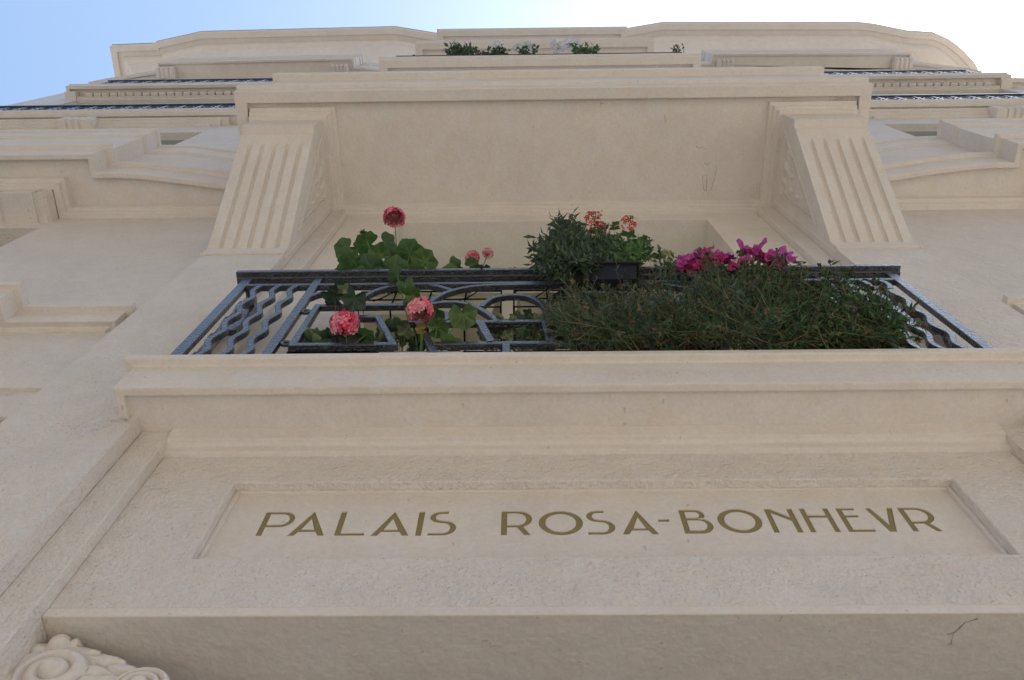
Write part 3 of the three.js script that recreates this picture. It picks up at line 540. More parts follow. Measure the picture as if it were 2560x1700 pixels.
// ------------------------------------------------------------------ plants
const leafMat = (c, t = 0.3) => new THREE.MeshPhysicalMaterial({ color: new THREE.Color().setRGB(...c), roughness: 0.6, transmission: t, thickness: 0, side: THREE.DoubleSide, vertexColors: true });
const mGer = [leafMat([0.055, 0.135, 0.03]), leafMat([0.04, 0.10, 0.03]), leafMat([0.09, 0.17, 0.04])];
const mIvy = [leafMat([0.05, 0.10, 0.045]), leafMat([0.035, 0.075, 0.035]), leafMat([0.20, 0.24, 0.13])];
const mYellowLeaf = leafMat([0.36, 0.26, 0.05]);
const mVC = new THREE.MeshStandardMaterial({ vertexColors: true, roughness: 0.8, side: THREE.DoubleSide });
const mPetal = new THREE.MeshPhysicalMaterial({ vertexColors: true, roughness: 0.7, transmission: 0.12, thickness: 0, side: THREE.DoubleSide });
function leafShape(lobes, scal, notch, cup, pts = 34, wob = 1) {    // round scalloped leaf, unit radius, lying in xz, stalk at the notch towards -z
  const A = new Acc(), edge = [], rings = 4;
  const rad = (t) => { const a = Math.abs(t); return (1 + scal * Math.cos(t * lobes) + 0.3 * scal * Math.cos(t * lobes * 3)) * (1 - notch * Math.exp(-Math.pow((Math.PI - a) / 0.42, 2))); };
  const at = (k, i) => { const t = -Math.PI + (i / pts) * 2 * Math.PI, r = rad(t) * k; return V(Math.sin(t) * r, cup * k * k + wob * 0.10 * k * k * Math.sin(t * 3 + 1) + 0.035 * k * Math.cos(t * lobes), Math.cos(t) * r); };
  const p = [], idx = [], col = [1.5, 1.45, 1.3];
  p.push(V(0, 0, 0));
  for (let k = 1; k <= rings; k++) for (let i = 0; i < pts; i++) { p.push(at(k / rings, i)); const t = -Math.PI + (i / pts) * 2 * Math.PI, v = Math.pow(Math.max(0, Math.cos(t * lobes)), 8) * (1.15 - k / rings) * 0.9, z = k === 2 ? 0.72 : k === 3 ? 0.9 : 1.05, n = rr(0.92, 1.08); col.push((z + v) * n, (z + v) * n, (z + v * 0.7) * n); }
  for (let i = 0; i < pts; i++) { idx.push(0, 1 + i, 1 + (i + 1) % pts); for (let k = 1; k < rings; k++) { const a = 1 + (k - 1) * pts + i, b = 1 + (k - 1) * pts + (i + 1) % pts; idx.push(a, a + pts, b + pts, a, b + pts, b); } }
  const g = new THREE.BufferGeometry(); g.setAttribute('position', new THREE.Float32BufferAttribute(p.flatMap((v) => [v.x, v.y, v.z]), 3)); g.setAttribute('color', new THREE.Float32BufferAttribute(col, 3)); g.setIndex(idx); g.computeVertexNormals(); return g;
}
const gGer = [leafShape(7, 0.07, 0.75, 0.12), leafShape(7, 0.06, 0.7, -0.18), leafShape(6, 0.08, 0.75, 0.3)];
const gIvyG = [leafShape(5, 0.20, 0.55, 0.15, 30), leafShape(5, 0.17, 0.5, -0.2, 30)];
function putLeaf(parent, geo, mat, pos, r, nrm, spin, name = 'leaf') {
  const m = shade(new THREE.Mesh(geo, mat)); m.name = name; m.position.copy(pos); m.scale.setScalar(r);
  m.quaternion.setFromUnitVectors(V(0, 1, 0), nrm.clone().normalize()).multiply(new THREE.Quaternion().setFromAxisAngle(V(0, 1, 0), spin));
  parent.add(m); return m;
}
const curve = (a, b, bow) => { const m = a.clone().lerp(b, 0.5).add(bow); return new THREE.QuadraticBezierCurve3(a, m, b).getPoints(7); };
function floretAcc(A, c, n, size, cols) {           // five rounded petals
  const u = Math.abs(n.y) < 0.9 ? V(0, 1, 0).cross(n).normalize() : V(1, 0, 0).cross(n).normalize(), w = n.clone().cross(u), o = rnd() * 6.28, col = cols[(rnd() * cols.length) | 0], k2 = rr(0.8, 1.15);
  for (let k = 0; k < 5; k++) {
    const t = o + k * 1.2566, d = (a, r, lift) => c.clone().addScaledVector(u, Math.cos(t + a) * r * size).addScaledVector(w, Math.sin(t + a) * r * size).addScaledVector(n, lift * size);
    const cc = col.map((v) => Math.min(1, v * k2 * rr(0.9, 1.1))), a = d(-0.5, 0.66, 0.16), b = d(-0.22, 1, 0.1), e = d(0.22, 1, 0.1), f = d(0.5, 0.66, 0.16);
    A.tri(c, a, b, cc); A.tri(c, b, e, cc); A.tri(c, e, f, cc);
  }
}
function flowerHead(parent, pos, R, n, cols, stalk, open = 0.1) {   // umbel: florets on a ball, thin stalks inside
  const A = new Acc(true);
  const hub = pos.clone().addScaledVector(stalk, R * 0.75);
  for (let i = 0; i < n; i++) {
    const y = 1 - (i + 0.5) / n * (1.72 - open), s = Math.sqrt(Math.max(0, 1 - y * y)), a = i * 2.39996 + rr(-0.25, 0.25);
    const up = stalk.clone().negate(), u = V(1, 0, 0.2).cross(up).normalize(), w = up.clone().cross(u);
    const dir = up.clone().multiplyScalar(y).addScaledVector(u, s * Math.cos(a)).addScaledVector(w, s * Math.sin(a)), c = pos.clone().addScaledVector(dir, R * rr(0.82, 1.02));
    floretAcc(A, c, dir.clone().add(V(rr(-0.3, 0.3), rr(-0.3, 0.3), rr(-0.3, 0.3))).normalize(), R * rr(0.30, 0.42), cols);
    if (i % 2 === 0) A.tube([hub, c], 0.0011, 0.0008, [0.14, 0.05, 0.02], 3);
  }
  return mesh('flower_head', A.geo(), mPetal, parent);
}
const PINK = [[0.78, 0.10, 0.19], [0.86, 0.20, 0.29], [0.70, 0.05, 0.10], [0.88, 0.34, 0.42]];
const SALMON = [[0.84, 0.22, 0.27], [0.88, 0.38, 0.42], [0.76, 0.10, 0.15]];
const RED = [[0.60, 0.012, 0.015], [0.72, 0.03, 0.025], [0.42, 0.008, 0.012]];
const WHITE = [[0.80, 0.80, 0.80], [0.74, 0.75, 0.78]];
const stemCol = [0.10, 0.17, 0.05];
function stems(parent, list, r = 0.0022, col = stemCol) { const A = new Acc(true); for (const [a, b, bow] of list) A.tube(curve(a, b, bow ?? V(rr(-0.02, 0.02), 0.02, rr(-0.01, 0.02))), r, r * 0.75, col, 5); return mesh('stem', A.geo(), mVC, parent); }
function geranium(label, group, base, leaves, heads, cols, buds = [], open = 0.1) {
  const t = thing('geranium', label, 'plant', group);
  const st = [];
  for (const [x, h, q, r, nx = 0, nz = 0.5, k] of leaves) {
    const p = P(x, h, q); st.push([base, p]);
    putLeaf(t, gGer[(rnd() * 3) | 0], k === 'y' ? mYellowLeaf : mGer[(rnd() * 3) | 0], p, r * 1.08, V(nx * 0.7 + rr(-0.3, 0.3), 0.95, nz * 0.3 - 0.25 + rr(-0.4, 0.4)), rr(0, 6.28));
  }
  for (const [x, h, q, R, n] of heads) { const p = P(x, h, q), dn = base.clone().sub(p).normalize(); st.push([base, p.clone().addScaledVector(dn, R * 0.7), V(rr(-0.03, 0.03), 0.03, 0.03)]); flowerHead(t, p, R, n, cols, dn, open); }
  for (const [x, h, q, R] of buds) { const p = P(x, h, q); st.push([base, p]); const A = new Acc(true); for (let i = 0; i < 26; i++) { const d = V(rr(-1, 1), rr(-1, 1), rr(-1, 1)).normalize(); A.blade(p, d, d.clone().cross(V(0.3, 1, 0.2)).normalize(), R, R * 0.6, 0, [0.10, 0.16, 0.06]); } mesh('bud', A.geo(), mVC, t); }
  stems(t, st, 0.0026);
  return t;
}
// planters
function planter(label, x0, x1, h0, h1, q0, q1, mat, name = 'planter_box') {
  const t = thing(name, label, 'planter'), w = x1 - x0, d = q1 - q0, A = new Acc();
  const top = [[x0, q0], [x1, q0], [x1, q1], [x0, q1]], tp = 0.018, bot = [[x0 + tp, q0 + tp], [x1 - tp, q0 + tp], [x1 - tp, q1 - tp], [x0 + tp, q1 - tp]];
  for (let i = 0; i < 4; i++) { const j = (i + 1) % 4; A.quad(P(bot[i][0], h0, bot[i][1]), P(bot[j][0], h0, bot[j][1]), P(top[j][0], h1, top[j][1]), P(top[i][0], h1, top[i][1])); }
  A.quad(P(bot[0][0], h0, bot[0][1]), P(bot[1][0], h0, bot[1][1]), P(bot[2][0], h0, bot[2][1]), P(bot[3][0], h0, bot[3][1]));
  mesh('tub', A.geo(), mat, t);
  mesh('rim', [box(x0 - 0.006, x1 + 0.006, h1 - 0.018, h1, q0 - 0.006, q0 + 0.006, 0.003), box(x0 - 0.006, x1 + 0.006, h1 - 0.018, h1, q1 - 0.006, q1 + 0.006, 0.003), box(x0 - 0.006, x0 + 0.006, h1 - 0.018, h1, q0 + 0.006, q1 - 0.006, 0.003), box(x1 - 0.006, x1 + 0.006, h1 - 0.018, h1, q0 + 0.006, q1 - 0.006, 0.003)], mat, t);
  for (let k = 1; k < 4; k++) mesh('foot_rib', box(x0 + w * k / 4 - 0.006, x0 + w * k / 4 + 0.006, h0 - 0.006, h0, q0 + 0.03, q1 - 0.03, 0.002), mat, t);
  mesh('soil', box(x0 + 0.004, x1 - 0.004, h1 - 0.035, h1 - 0.02, q0 + 0.008, q1 - 0.008, 0), mSoil, t);
  return t;
}
const mSoil = new THREE.MeshStandardMaterial({ color: new THREE.Color().setRGB(0.03, 0.02, 0.013), roughness: 1 });
planter('cream plastic planter box in a wire basket behind the railing, nearer the left', -0.62, -0.10, 3.03, 3.20, 1.10, 1.26, mPlastic);
planter('cream plastic planter box behind the railing under the dark leafy sage', -0.02, 0.46, 3.03, 3.20, 1.10, 1.26, mPlastic);
function basket(label, x0, x1) {
  const t = thing('wire_basket', label, 'basket'), A = new Acc(), a = (l) => A.tube(l.map((p) => P(...p)), 0.0035, 0.0035, null, 5);
  for (const h of [3.02, 3.11, 3.205]) a([[x0, h, 1.268], [x0, h, 1.088], [x1, h, 1.088], [x1, h, 1.268], [x0, h, 1.268]]);
  for (let k = 0; k <= 4; k++) { const x = x0 + (x1 - x0) * k / 4; a([[x, 3.205, 1.088], [x, 3.02, 1.088], [x, 3.02, 1.268], [x, 3.205, 1.268]]); }
  for (const k of [0.2, 0.8]) { const x = x0 + (x1 - x0) * k; a([[x - 0.05, 3.10, 1.088], [x - 0.02, 3.10, 1.08], [x + 0.03, 3.20, 1.08], [x + 0.03, 3.31, 1.075], [x + 0.03, 3.31, 1.012], [x + 0.03, 3.25, 1.010]]); }
  mesh('wire_frame', A.geo(), mBlack, t);
}
basket('black wire basket holding the cream planter, hooked over the rail at left', -0.635, -0.085);
basket('black wire basket holding the cream planter under the dark leafy sage', -0.035, 0.475);
planter('black plastic planter hung outside the rail under the sage and red geranium', 0.16, 0.42, 2.91, 3.05, 0.93, 1.012, mBlack);
planter('black plastic planter under the dried flowering pinks, behind the railing', 0.16, 0.66, 2.464, 2.60, 1.075, 1.2, mBlack);
planter('black plastic planter at the right end of the balcony floor', 0.72, 1.14, 2.464, 2.60, 1.075, 1.2, mBlack);
planter('white plastic tray on the balcony floor beneath the pink geranium', -0.46, -0.20, 2.462, 2.545, 1.072, 1.18, new THREE.MeshStandardMaterial({ color: new THREE.Color().setRGB(0.6, 0.6, 0.58), roughness: 0.6 }));
planter('dark pot trough on the balcony floor holding the ivy', -0.76, -0.50, 2.462, 2.56, 1.075, 1.19, mBlack);

const GR = 'pink geraniums on the entrance balcony';
geranium('tall pink geranium with one round bloom standing high above the rail at left', GR, P(-0.50, 3.18, 1.12),
  [[-0.735, 3.47, 0.99, 0.048, -0.4, 0.6], [-0.665, 3.58, 1.0, 0.055, -0.2, 0.5], [-0.60, 3.62, 1.0, 0.042], [-0.70, 3.40, 1.02, 0.055, -0.5, 0.7], [-0.53, 3.50, 1.0, 0.060, 0.3, 0.6], [-0.47, 3.45, 1.0, 0.055, 0.5, 0.5], [-0.40, 3.38, 1.02, 0.055, 0.6, 0.5], [-0.62, 3.35, 1.03, 0.05], [-0.72, 3.31, 1.05, 0.045, -0.3, 0.7], [-0.52, 3.34, 1.04, 0.052], [-0.44, 3.31, 1.05, 0.048], [-0.60, 3.47, 1.02, 0.048], [-0.66, 3.30, 1.06, 0.045], [-0.57, 3.30, 1.06, 0.045]],
  [[-0.568, 3.73, 0.92, 0.046, 70], [-0.42, 3.50, 1.02, 0.019, 16]], PINK, [[-0.69, 3.62, 0.957, 0.018]], 0.62);
geranium('low pink geranium with two blooms just above the rail', GR, P(-0.22, 3.2, 1.12),
  [[-0.30, 3.33, 1.05, 0.036], [-0.29, 3.42, 1.05, 0.034, -0.3], [-0.215, 3.43, 1.05, 0.030], [-0.25, 3.32, 1.06, 0.036], [-0.18, 3.33, 1.05, 0.034, 0.3], [-0.155, 3.38, 1.05, 0.024, 0.4], [-0.20, 3.31, 1.06, 0.03]],
  [[-0.212, 3.50, 1.04, 0.030, 46], [-0.148, 3.53, 1.03, 0.024, 26]], PINK);
geranium('pink geranium trailing through the railing with a round red and pink bloom', GR, P(-0.60, 2.56, 1.13),
  [[-0.515, 2.60, 1.03, 0.028, 0.2, 0.9], [-0.70, 2.66, 1.09, 0.05, -0.2, 0.8], [-0.66, 2.60, 1.10, 0.05], [-0.49, 2.62, 1.10, 0.045], [-0.73, 2.59, 1.10, 0.045]],
  [[-0.585, 2.625, 1.00, 0.045, 74]], PINK);
geranium('salmon pink geranium with broad leaves and one yellow leaf at mid railing', GR, P(-0.33, 2.5, 1.12),
  [[-0.30, 2.76, 1.02, 0.038, 0.2, 0.9], [-0.20, 2.70, 1.0, 0.046, 0.1, 0.9], [-0.285, 2.64, 1.02, 0.038, 0, 0.9], [-0.335, 2.63, 1.02, 0.019, -0.2, 0.9, 'y'], [-0.49, 3.20, 1.02, 0.034, 0, 0.6], [-0.445, 3.08, 1.02, 0.032], [-0.41, 3.0, 1.03, 0.03], [-0.24, 2.58, 1.06, 0.034], [-0.40, 2.90, 1.03, 0.028]],
  [[-0.348, 2.73, 0.995, 0.044, 66]], SALMON);
function ivy(label, spots) {
  const t = thing('ivy', label, 'plant', 'ivy on the entrance balcony'), st = [];
  for (const [x, h, q, r, base, k] of spots) { const p = P(x, h, q); st.push([P(...base), p]); putLeaf(t, gIvyG[(rnd() * 2) | 0], mIvy[k ?? ((rnd() * 3) | 0)], p, r, V(rr(-0.5, 0.5), 0.85, rr(-0.5, 0.5)), rr(0, 6.28)); }
  stems(t, st, 0.0016, [0.12, 0.10, 0.05]);
}
ivy('dark variegated ivy climbing the left part of the railing', [[-0.69, 3.06, 1.02, 0.036, [-0.62, 2.56, 1.12], 1], [-0.66, 3.02, 1.02, 0.030, [-0.62, 2.56, 1.12], 2], [-0.68, 2.93, 1.01, 0.044, [-0.62, 2.56, 1.12], 1], [-0.60, 2.90, 1.01, 0.044, [-0.62, 2.56, 1.12], 1], [-0.645, 2.96, 1.02, 0.022, [-0.62, 2.56, 1.12], 2],
  ...[...Array(22)].map(() => [rr(-0.76, -0.46), rr(2.55, 2.80), rr(1.07, 1.14), rr(0.032, 0.046), [-0.62, 2.56, 1.13]]), ...[...Array(9)].map(() => [rr(-0.47, -0.33), rr(2.62, 2.78), rr(1.03, 1.10), rr(0.030, 0.042), [-0.40, 2.52, 1.12]])]);
ivy('pale variegated ivy spilling behind the railing beside the dried bush', [...Array(46)].map(() => [rr(-0.14, 0.16), rr(2.62, 2.98), rr(1.07, 1.13), rr(0.022, 0.036), [0.02, 2.52, 1.15], rnd() < 0.45 ? 2 : 0]));

// leafy plants made of many small leaves: leaves are one part, flowers their own parts
function leafyPlant(name, label, group, { base, tips, leaf, n, w, len, cols, stemCols, spread = 0.9, heads, droop = 0.3, stemR = 0.0016 }) {
  const t = thing(name, label, 'plant', group), A = new Acc(true), S = new Acc(true), Hd = new Acc(true);
  for (let i = 0; i < n; i++) {
    const [a, b] = tips(i), pts = new THREE.QuadraticBezierCurve3(a, a.clone().lerp(b, 0.55).add(V(rr(-0.03, 0.03), rr(0, 0.05), rr(-0.02, 0.02))), b).getPoints(8);
    S.tube(pts, stemR, stemR * 0.5, stemCols[(rnd() * stemCols.length) | 0], 3);
    for (let k = 0; k < leaf; k++) {
      const u = 0.18 + 0.82 * (k + rnd()) / leaf, j = Math.min(7, Math.floor(u * 8)), o = pts[j].clone().lerp(pts[j + 1], u * 8 - j), ax = pts[j + 1].clone().sub(pts[j]).normalize();
      const rd = V(rr(-1, 1), rr(-1, 1), rr(-1, 1)).cross(ax).normalize(), d = ax.clone().multiplyScalar(1 - spread * 0.55).addScaledVector(rd, spread).add(V(0, -droop * rnd(), 0)).normalize(), c = cols[(rnd() * cols.length) | 0], kk = rr(0.75, 1.25);
      A.blade(o, d, d.clone().cross(V(rr(-1, 1), rr(-1, 1), rr(-1, 1))).normalize(), len * rr(0.6, 1.2), w * rr(0.7, 1.2), rr(-0.8, 1), c.map((v) => v * kk));
    }
    if (heads && rnd() < heads.p) {
      const R = rr(heads.r * 0.6, heads.r * 1.15), c = heads.cols[(rnd() * heads.cols.length) | 0];
      for (let k = 0; k < 12; k++) { const d = V(rr(-1, 1), rr(-1, 1), rr(-1, 1)).normalize(); Hd.blade(b, d, d.clone().cross(V(0.2, 0.9, 0.3)).normalize(), R, R * 0.8, 0.2, c.map((v) => v * rr(0.7, 1.3))); }
    }
  }
  const l = mesh('foliage', A.geo(), mLeafVC, t); l.userData.kind = 'stuff';
  mesh('stem', S.geo(), mVC, t);
  if (heads) { const h = mesh('seed_head', Hd.geo(), mVC, t); h.userData.kind = 'stuff'; }
  return t;
}
const mLeafVC = new THREE.MeshPhysicalMaterial({ vertexColors: true, roughness: 0.75, transmission: 0.2, thickness: 0, side: THREE.DoubleSide });
const GREY = [[0.046, 0.092, 0.038], [0.034, 0.075, 0.024], [0.075, 0.118, 0.07], [0.024, 0.055, 0.016]], DARKG = [[0.026, 0.066, 0.018], [0.042, 0.096, 0.024], [0.02, 0.048, 0.015]];
const STRAW = [[0.20, 0.15, 0.065], [0.07, 0.095, 0.035], [0.09, 0.11, 0.04]], BROWN = [[0.13, 0.095, 0.062], [0.18, 0.14, 0.095], [0.085, 0.065, 0.048]];
const bushGroup = 'dried bushes spilling over the railing';
// a clump: stems leave the trough, most end inside a lopsided dome, some reach well out of it
const clump = (x, dx, hTop, q, lean = 0) => (i) => {
  const a = P(x + rr(-0.13, 0.13), rr(2.48, 2.56), rr(1.0, 1.12)), ex = rr(-1, 1), f = Math.pow(rnd(), 0.7), k = i % 6 === 0 ? rr(1.0, 1.16) : 1, lump = 0.86 + 0.14 * Math.sin(ex * 7 + x * 40);
  return [a, P(x + (ex * dx + lean * f) * k, 2.45 + (hTop - 2.45) * f * k * lump * (1 - 0.32 * ex * ex), q + rr(-0.05, 0.07))];
};
leafyPlant('dianthus_bush', 'grey green dried pinks bush, leftmost over the railing with straw seed heads', bushGroup, { tips: clump(0.28, 0.185, 2.98, 0.965, -0.03), n: 250, leaf: 13, w: 0.0036, len: 0.045, cols: [...GREY, [0.13, 0.17, 0.12]], stemCols: STRAW, spread: 0.5, heads: { p: 0.5, r: 0.011, cols: [...BROWN, [0.34, 0.25, 0.12]] } });
leafyPlant('dianthus_bush', 'tangled dark dried pinks bush in the middle below the red geranium', bushGroup, { tips: clump(0.48, 0.18, 3.25, 0.985), n: 250, leaf: 13, w: 0.0038, len: 0.046, cols: [...GREY, ...DARKG, [0.025, 0.04, 0.02]], stemCols: STRAW, spread: 0.5, heads: { p: 0.35, r: 0.010, cols: BROWN } });
leafyPlant('dianthus_bush', 'fine leaved bush with pale thin stems below the magenta petunias', bushGroup, { tips: clump(0.71, 0.17, 3.27, 0.965, 0.03), n: 225, leaf: 13, w: 0.0042, len: 0.046, cols: [...GREY, [0.10, 0.16, 0.07]], stemCols: STRAW, spread: 0.5, heads: { p: 0.4, r: 0.011, cols: BROWN } });
leafyPlant('daisy_bush', 'green leafy bush with many brown seed heads right of the petunias', bushGroup, { tips: clump(0.92, 0.165, 3.30, 0.98), n: 185, leaf: 13, w: 0.0085, len: 0.036, cols: [...DARKG, [0.065, 0.15, 0.04], [0.05, 0.12, 0.03]], stemCols: STRAW, spread: 0.7, heads: { p: 0.65, r: 0.013, cols: BROWN } });
leafyPlant('daisy_bush', 'green leafy bush with brown seed heads at the right end, reaching the wavy bars', bushGroup, { tips: clump(1.09, 0.165, 3.16, 0.985), n: 190, leaf: 13, w: 0.0095, len: 0.036, cols: [...DARKG, [0.065, 0.15, 0.04], [0.05, 0.12, 0.03]], stemCols: STRAW, spread: 0.75, heads: { p: 0.65, r: 0.013, cols: BROWN } });
// sage and red geranium in the planter on the rail
leafyPlant('sage', 'dark green sage with long leaves, tallest foliage on the entrance balcony', null, {
  tips: () => { const a = P(rr(0.17, 0.32), 3.04, rr(0.94, 1.0)), k = rnd(); const q = rr(0.93, 0.99); return [a, k < 0.36 ? P(rr(0.13, 0.26), rr(3.4, 3.84), q) : k < 0.6 ? P(rr(0.03, 0.16), rr(3.1, 3.55), q) : k < 0.8 ? P(rr(0.16, 0.40), rr(3.2, 3.6), q) : P(rr(0.03, 0.24), rr(2.9, 3.1), rr(0.89, 0.95))]; },
  n: 180, leaf: 17, w: 0.015, len: 0.046, cols: [[0.035, 0.07, 0.035], [0.05, 0.095, 0.05], [0.03, 0.055, 0.03], [0.07, 0.11, 0.03]], stemCols: [[0.09, 0.10, 0.05]], spread: 0.85, droop: 0.5 });
{
  const t = leafyPlant('ivy_geranium', 'red ivy geranium with open clusters and bright green leaves beside the sage', null, {
    tips: () => { const a = P(rr(0.26, 0.42), 3.04, rr(0.94, 1.0)); const k = rnd(); return [a, P(0.30 + 0.26 * k + rr(-0.03, 0.03), 3.35 + (0.38 - 0.28 * k) * rnd(), rr(0.95, 1.01))]; },
    n: 80, leaf: 10, w: 0.02, len: 0.034, cols: [[0.06, 0.15, 0.03], [0.08, 0.18, 0.04], [0.045, 0.11, 0.03]], stemCols: [[0.12, 0.16, 0.06]], spread: 0.9 });
  const st = [];
  for (const [x, h, q, R, n] of [[0.315, 3.81, 0.95, 0.036, 12], [0.350, 3.87, 0.95, 0.022, 6], [0.322, 3.60, 0.955, 0.042, 16], [0.472, 3.72, 0.955, 0.038, 12]]) {
    const p = P(x, h, q), b = P(0.34 + (x - 0.34) * 0.5, 3.05, 0.97), dn = b.clone().sub(p).normalize(); st.push([b, p.clone().addScaledVector(dn, R * 0.6)]); flowerHead(t, p, R, n, RED, dn, 0.9);
  }
  for (const [x, h, q, r] of [[0.405, 3.70, 0.955, 0.024], [0.40, 3.66, 0.955, 0.024], [0.27, 3.70, 0.955, 0.022], [0.345, 3.67, 0.96, 0.022], [0.445, 3.54, 0.96, 0.034], [0.485, 3.44, 0.96, 0.024], [0.50, 3.50, 0.96, 0.018], [0.51, 3.46, 0.96, 0.024], [0.515, 3.36, 0.97, 0.022], [0.54, 3.28, 0.98, 0.024], [0.37, 3.55, 0.97, 0.03], [0.30, 3.62, 0.965, 0.026], [0.43, 3.40, 0.98, 0.03]]) { const p = P(x, h, q); st.push([P(0.36, 3.05, 0.97), p]); putLeaf(t, gIvyG[(rnd() * 2) | 0], mGer[2], p, r, V(rr(-0.4, 0.4), 0.6, rr(0.3, 0.9)), rr(0, 6.28)); }
  stems(t, st, 0.0018, [0.16, 0.20, 0.07]);
}
function trumpet(parent, pos, dir, R, cols) {        // petunia: ruffled funnel
  const u = V(0.2, 1, 0.1).cross(dir).normalize(), w = dir.clone().cross(u), A = new Acc(true), n = 30, o = rnd() * 6, k2 = rr(0.8, 1.15);
  const prof = [[0.10, -1.0], [0.16, -0.6], [0.34, -0.25], [0.72, 0.0], [1.0, 0.02]], ring = (k, i) => { const t = i / n * 6.283, f = k > 2 ? 1 + 0.12 * Math.cos(5 * t + o) * (k - 2) : 1, z = prof[k][1] + (k > 2 ? 0.06 * (k - 2) * Math.sin(9 * t + o) + 0.10 * Math.cos(5 * t + o * 2) : 0); return pos.clone().addScaledVector(u, Math.cos(t) * prof[k][0] * f * R).addScaledVector(w, Math.sin(t) * prof[k][0] * f * R).addScaledVector(dir, z * R); };
  for (let k = 0; k < 4; k++) for (let i = 0; i < n; i++) { const c = cols[Math.min(k, cols.length - 1)].map((v) => v * k2 * rr(0.92, 1.08)); A.quad(ring(k, i), ring(k, i + 1), ring(k + 1, i + 1), ring(k + 1, i), c); }
  mesh('flower', A.geo(), mPetal, parent);
}
const MAG = [[0.20, 0.005, 0.10], [0.30, 0.008, 0.15], [0.42, 0.03, 0.27], [0.46, 0.06, 0.33]], MAG2 = [[0.2, 0.004, 0.06], [0.36, 0.004, 0.09], [0.42, 0.006, 0.12], [0.46, 0.012, 0.17]];
function petunia(label, x0, x1, spots) {
  const t = leafyPlant('petunia', label, 'petunias on the entrance balcony', { tips: () => { const x = rr(x0, x1); return [P(x, 3.0, 1.1), P(x + rr(-0.05, 0.05), rr(3.12, 3.36), rr(0.99, 1.04))]; }, n: 46, leaf: 9, w: 0.015, len: 0.034, cols: [[0.05, 0.10, 0.04], [0.08, 0.13, 0.06], [0.06, 0.12, 0.035]], stemCols: [[0.10, 0.14, 0.06]], spread: 0.85 });
  for (const [x, h, q, R, m] of spots) trumpet(t, P(x, h, q), V(rr(-0.7, 0.7), rr(-0.5, 0.35), rr(0.4, 1)).normalize(), R, m ? MAG2 : MAG);
}
const sp = (x, h, R, m) => [x * 0.935, h * 0.935, 0.988 + rr(-0.015, 0.015), R * 1.5, m];
petunia('magenta petunia cluster beside the pale yellow blooms', 0.62, 0.88, [sp(0.66, 3.48, 0.028), sp(0.69, 3.52, 0.03), sp(0.725, 3.565, 0.03), sp(0.70, 3.46, 0.028, 1), sp(0.745, 3.50, 0.03, 1), sp(0.775, 3.58, 0.024), sp(0.80, 3.53, 0.03, 1), sp(0.83, 3.56, 0.03), sp(0.85, 3.60, 0.032), sp(0.77, 3.46, 0.028, 1), sp(0.80, 3.64, 0.02, 1), sp(0.735, 3.39, 0.022, 1), sp(0.875, 3.53, 0.022), sp(0.82, 3.50, 0.026, 1)]);
petunia('magenta petunia cluster nearest the fluted bracket at right', 0.86, 1.08, [sp(0.90, 3.45, 0.030, 1), sp(0.905, 3.40, 0.024, 1), sp(0.985, 3.66, 0.034), sp(1.01, 3.61, 0.032), sp(1.035, 3.57, 0.03, 1), sp(1.0, 3.55, 0.026, 1), sp(1.065, 3.57, 0.03), sp(1.09, 3.53, 0.03), sp(1.12, 3.50, 0.03), sp(1.05, 3.49, 0.03, 1), sp(1.07, 3.46, 0.026), sp(0.94, 3.50, 0.02)]);
{
  const t = thing('petunia', 'pale yellow petunia with few small trumpets beside the magenta ones', 'plant', 'petunias on the entrance balcony');
  const Y = [[0.35, 0.40, 0.10], [0.5, 0.5, 0.16], [0.62, 0.60, 0.28], [0.70, 0.68, 0.38]], st = [];
  for (const [x, h, R] of [[0.575, 3.44, 0.02], [0.60, 3.465, 0.02], [0.61, 3.455, 0.019], [0.585, 3.33, 0.017]]) { trumpet(t, P(x, h, 1.012), V(rr(-0.4, 0.4), 0.6, 0.7).normalize(), R, Y); st.push([P(0.59, 3.1, 1.07), P(x, h - 0.018, 1.018)]); }
  stems(t, st, 0.0016);
  const A = new Acc(true); for (let i = 0; i < 120; i++) { const d = V(rr(-1, 1), rr(-0.3, 1), rr(-0.5, 1)).normalize(); A.blade(P(0.585 + rr(-0.04, 0.04), rr(3.15, 3.42), 1.02 + rr(-0.01, 0.02)), d, d.clone().cross(V(0.4, 1, 0.2)).normalize(), rr(0.015, 0.03), 0.008, 0.3, [0.10 * rr(0.7, 1.2), 0.16, 0.06]); }
  const f = mesh('foliage', A.geo(), mLeafVC, t); f.userData.kind = 'stuff';
}
{
  const t = thing('geranium', 'small scalloped green sprig peeping over the rail between geranium and sage', 'plant', GR), b = P(-0.03, 3.2, 1.1), st = [];
  for (const [x, h] of [[-0.055, 3.36], [-0.035, 3.365], [-0.02, 3.35], [-0.01, 3.335], [0.005, 3.33]]) { const p = P(x, h, 1.05); st.push([b, p]); putLeaf(t, gIvyG[0], mGer[2], p, 0.016, V(rr(-0.3, 0.3), 0.6, 0.6), rr(0, 6)); }
  stems(t, st, 0.0014);
}
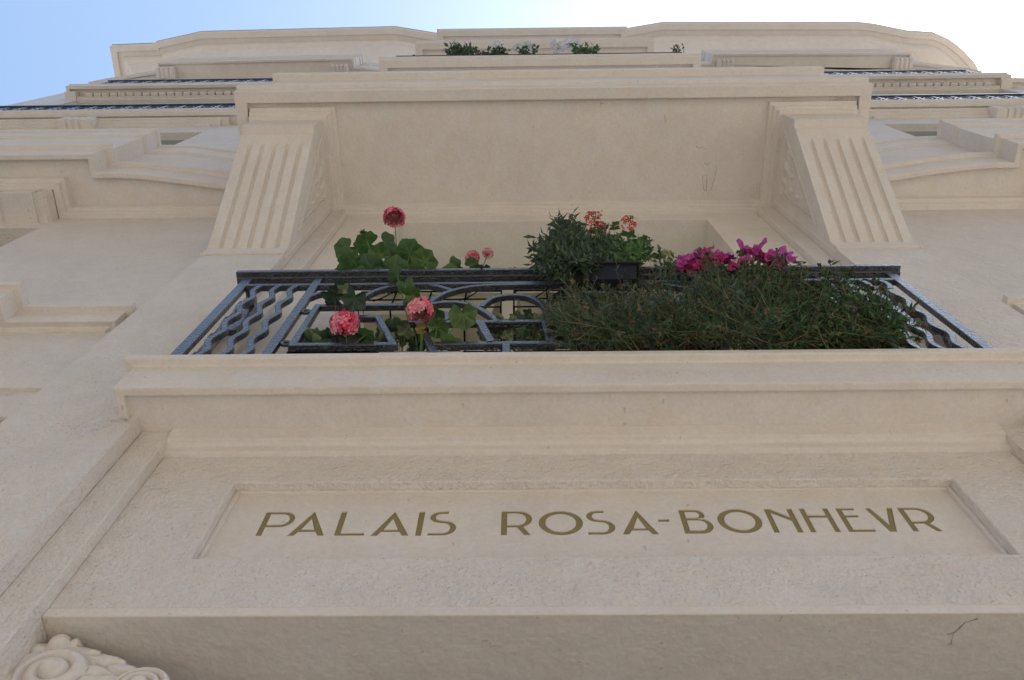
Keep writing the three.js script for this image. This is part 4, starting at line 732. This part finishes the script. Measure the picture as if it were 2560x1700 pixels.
// plants on the high central balcony
function highPlant(label, x0, x1, hTop, cols, flowers, n = 30, sz = 1) {
  const t = leafyPlant('potted_shrub', label, 'plants on the high central balcony', { tips: () => { const x = rr(x0, x1), k = 1 - Math.pow(Math.abs((x - (x0 + x1) / 2) / (x1 - x0) * 2), 2) * 0.7; return [P((x0 + x1) / 2 + rr(-0.05, 0.05), 9.2, 0.66), P(x, 9.35 + (hTop - 9.35) * k * rr(0.3, 1), rr(0.52, 0.60))]; }, n, leaf: 8, w: 0.034 * sz, len: 0.062 * sz, cols, stemCols: [[0.07, 0.08, 0.04]], spread: 0.85, stemR: 0.004 });
  for (const [x, h, R] of flowers) flowerHead(t, P(x, h, 0.545), R, 30, WHITE, V(0, -1, -0.3).normalize());
}
const HC = [[0.05, 0.10, 0.05], [0.06, 0.13, 0.055], [0.04, 0.08, 0.04]];
highPlant('tallest dark leaved shrub on the high central balcony', -0.82, -0.46, 10.35, HC, [], 46);
highPlant('low white flowered plant beside the tallest shrub on the high balcony', -0.44, -0.14, 9.62, HC, [[-0.262, 9.98, 0.055]], 26, 0.8);
highPlant('small white flowered plant in the middle of the high balcony', -0.04, 0.17, 9.72, HC, [[0.075, 9.93, 0.05], [0.135, 9.98, 0.035], [-0.035, 9.66, 0.055]], 18, 0.8);
highPlant('bright green plant with white blooms on the right of the high balcony', 0.52, 0.80, 9.9, [[0.07, 0.15, 0.05], [0.06, 0.13, 0.04]], [[0.575, 10.22, 0.085], [0.53, 9.92, 0.06], [0.39, 9.62, 0.075]], 22, 1);
highPlant('tiny grey green tuft at the right end of the high rail', 1.56, 1.68, 9.46, [[0.08, 0.11, 0.07]], [], 9, 0.6);

// ------------------------------------------------------------------ the houses across the street
{
  const b = thing('opposite_building', 'pale ochre apartment building across the street behind the camera', 'building');
  const wall = new THREE.MeshStandardMaterial({ color: new THREE.Color().setRGB(0.50, 0.43, 0.33), roughness: 0.9 });
  const bg = (x0, x1, y0, y1, z0, z1) => { const g = new THREE.BoxGeometry(x1 - x0, y1 - y0, z1 - z0); g.translate((x0 + x1) / 2, (y0 + y1) / 2, (z0 + z1) / 2); return g; };
  mesh('wall', bg(-26, 26, 0, 15.8, 13, 24), wall, b);
  mesh('cornice', bg(-26.3, 26.3, 15.4, 16, 12.6, 13), wall, b);
  for (let f = 0; f < 5; f++) for (let i = 0; i < 12; i++) { const w = mesh('window', bg(-24.5 + i * 4.2, -23.3 + i * 4.2, 0.9 + f * 3.1, 2.9 + f * 3.1, 12.95, 13.05), mGlass, b); mesh('frame', [bg(-24.6 + i * 4.2, -24.5 + i * 4.2, 0.8 + f * 3.1, 3.0 + f * 3.1, 12.9, 13.06), bg(-23.3 + i * 4.2, -23.2 + i * 4.2, 0.8 + f * 3.1, 3.0 + f * 3.1, 12.9, 13.06), bg(-24.7 + i * 4.2, -23.1 + i * 4.2, 0.7 + f * 3.1, 0.8 + f * 3.1, 12.85, 13.06)], mFrame, w); }
}
renderer.render(scene, camera);
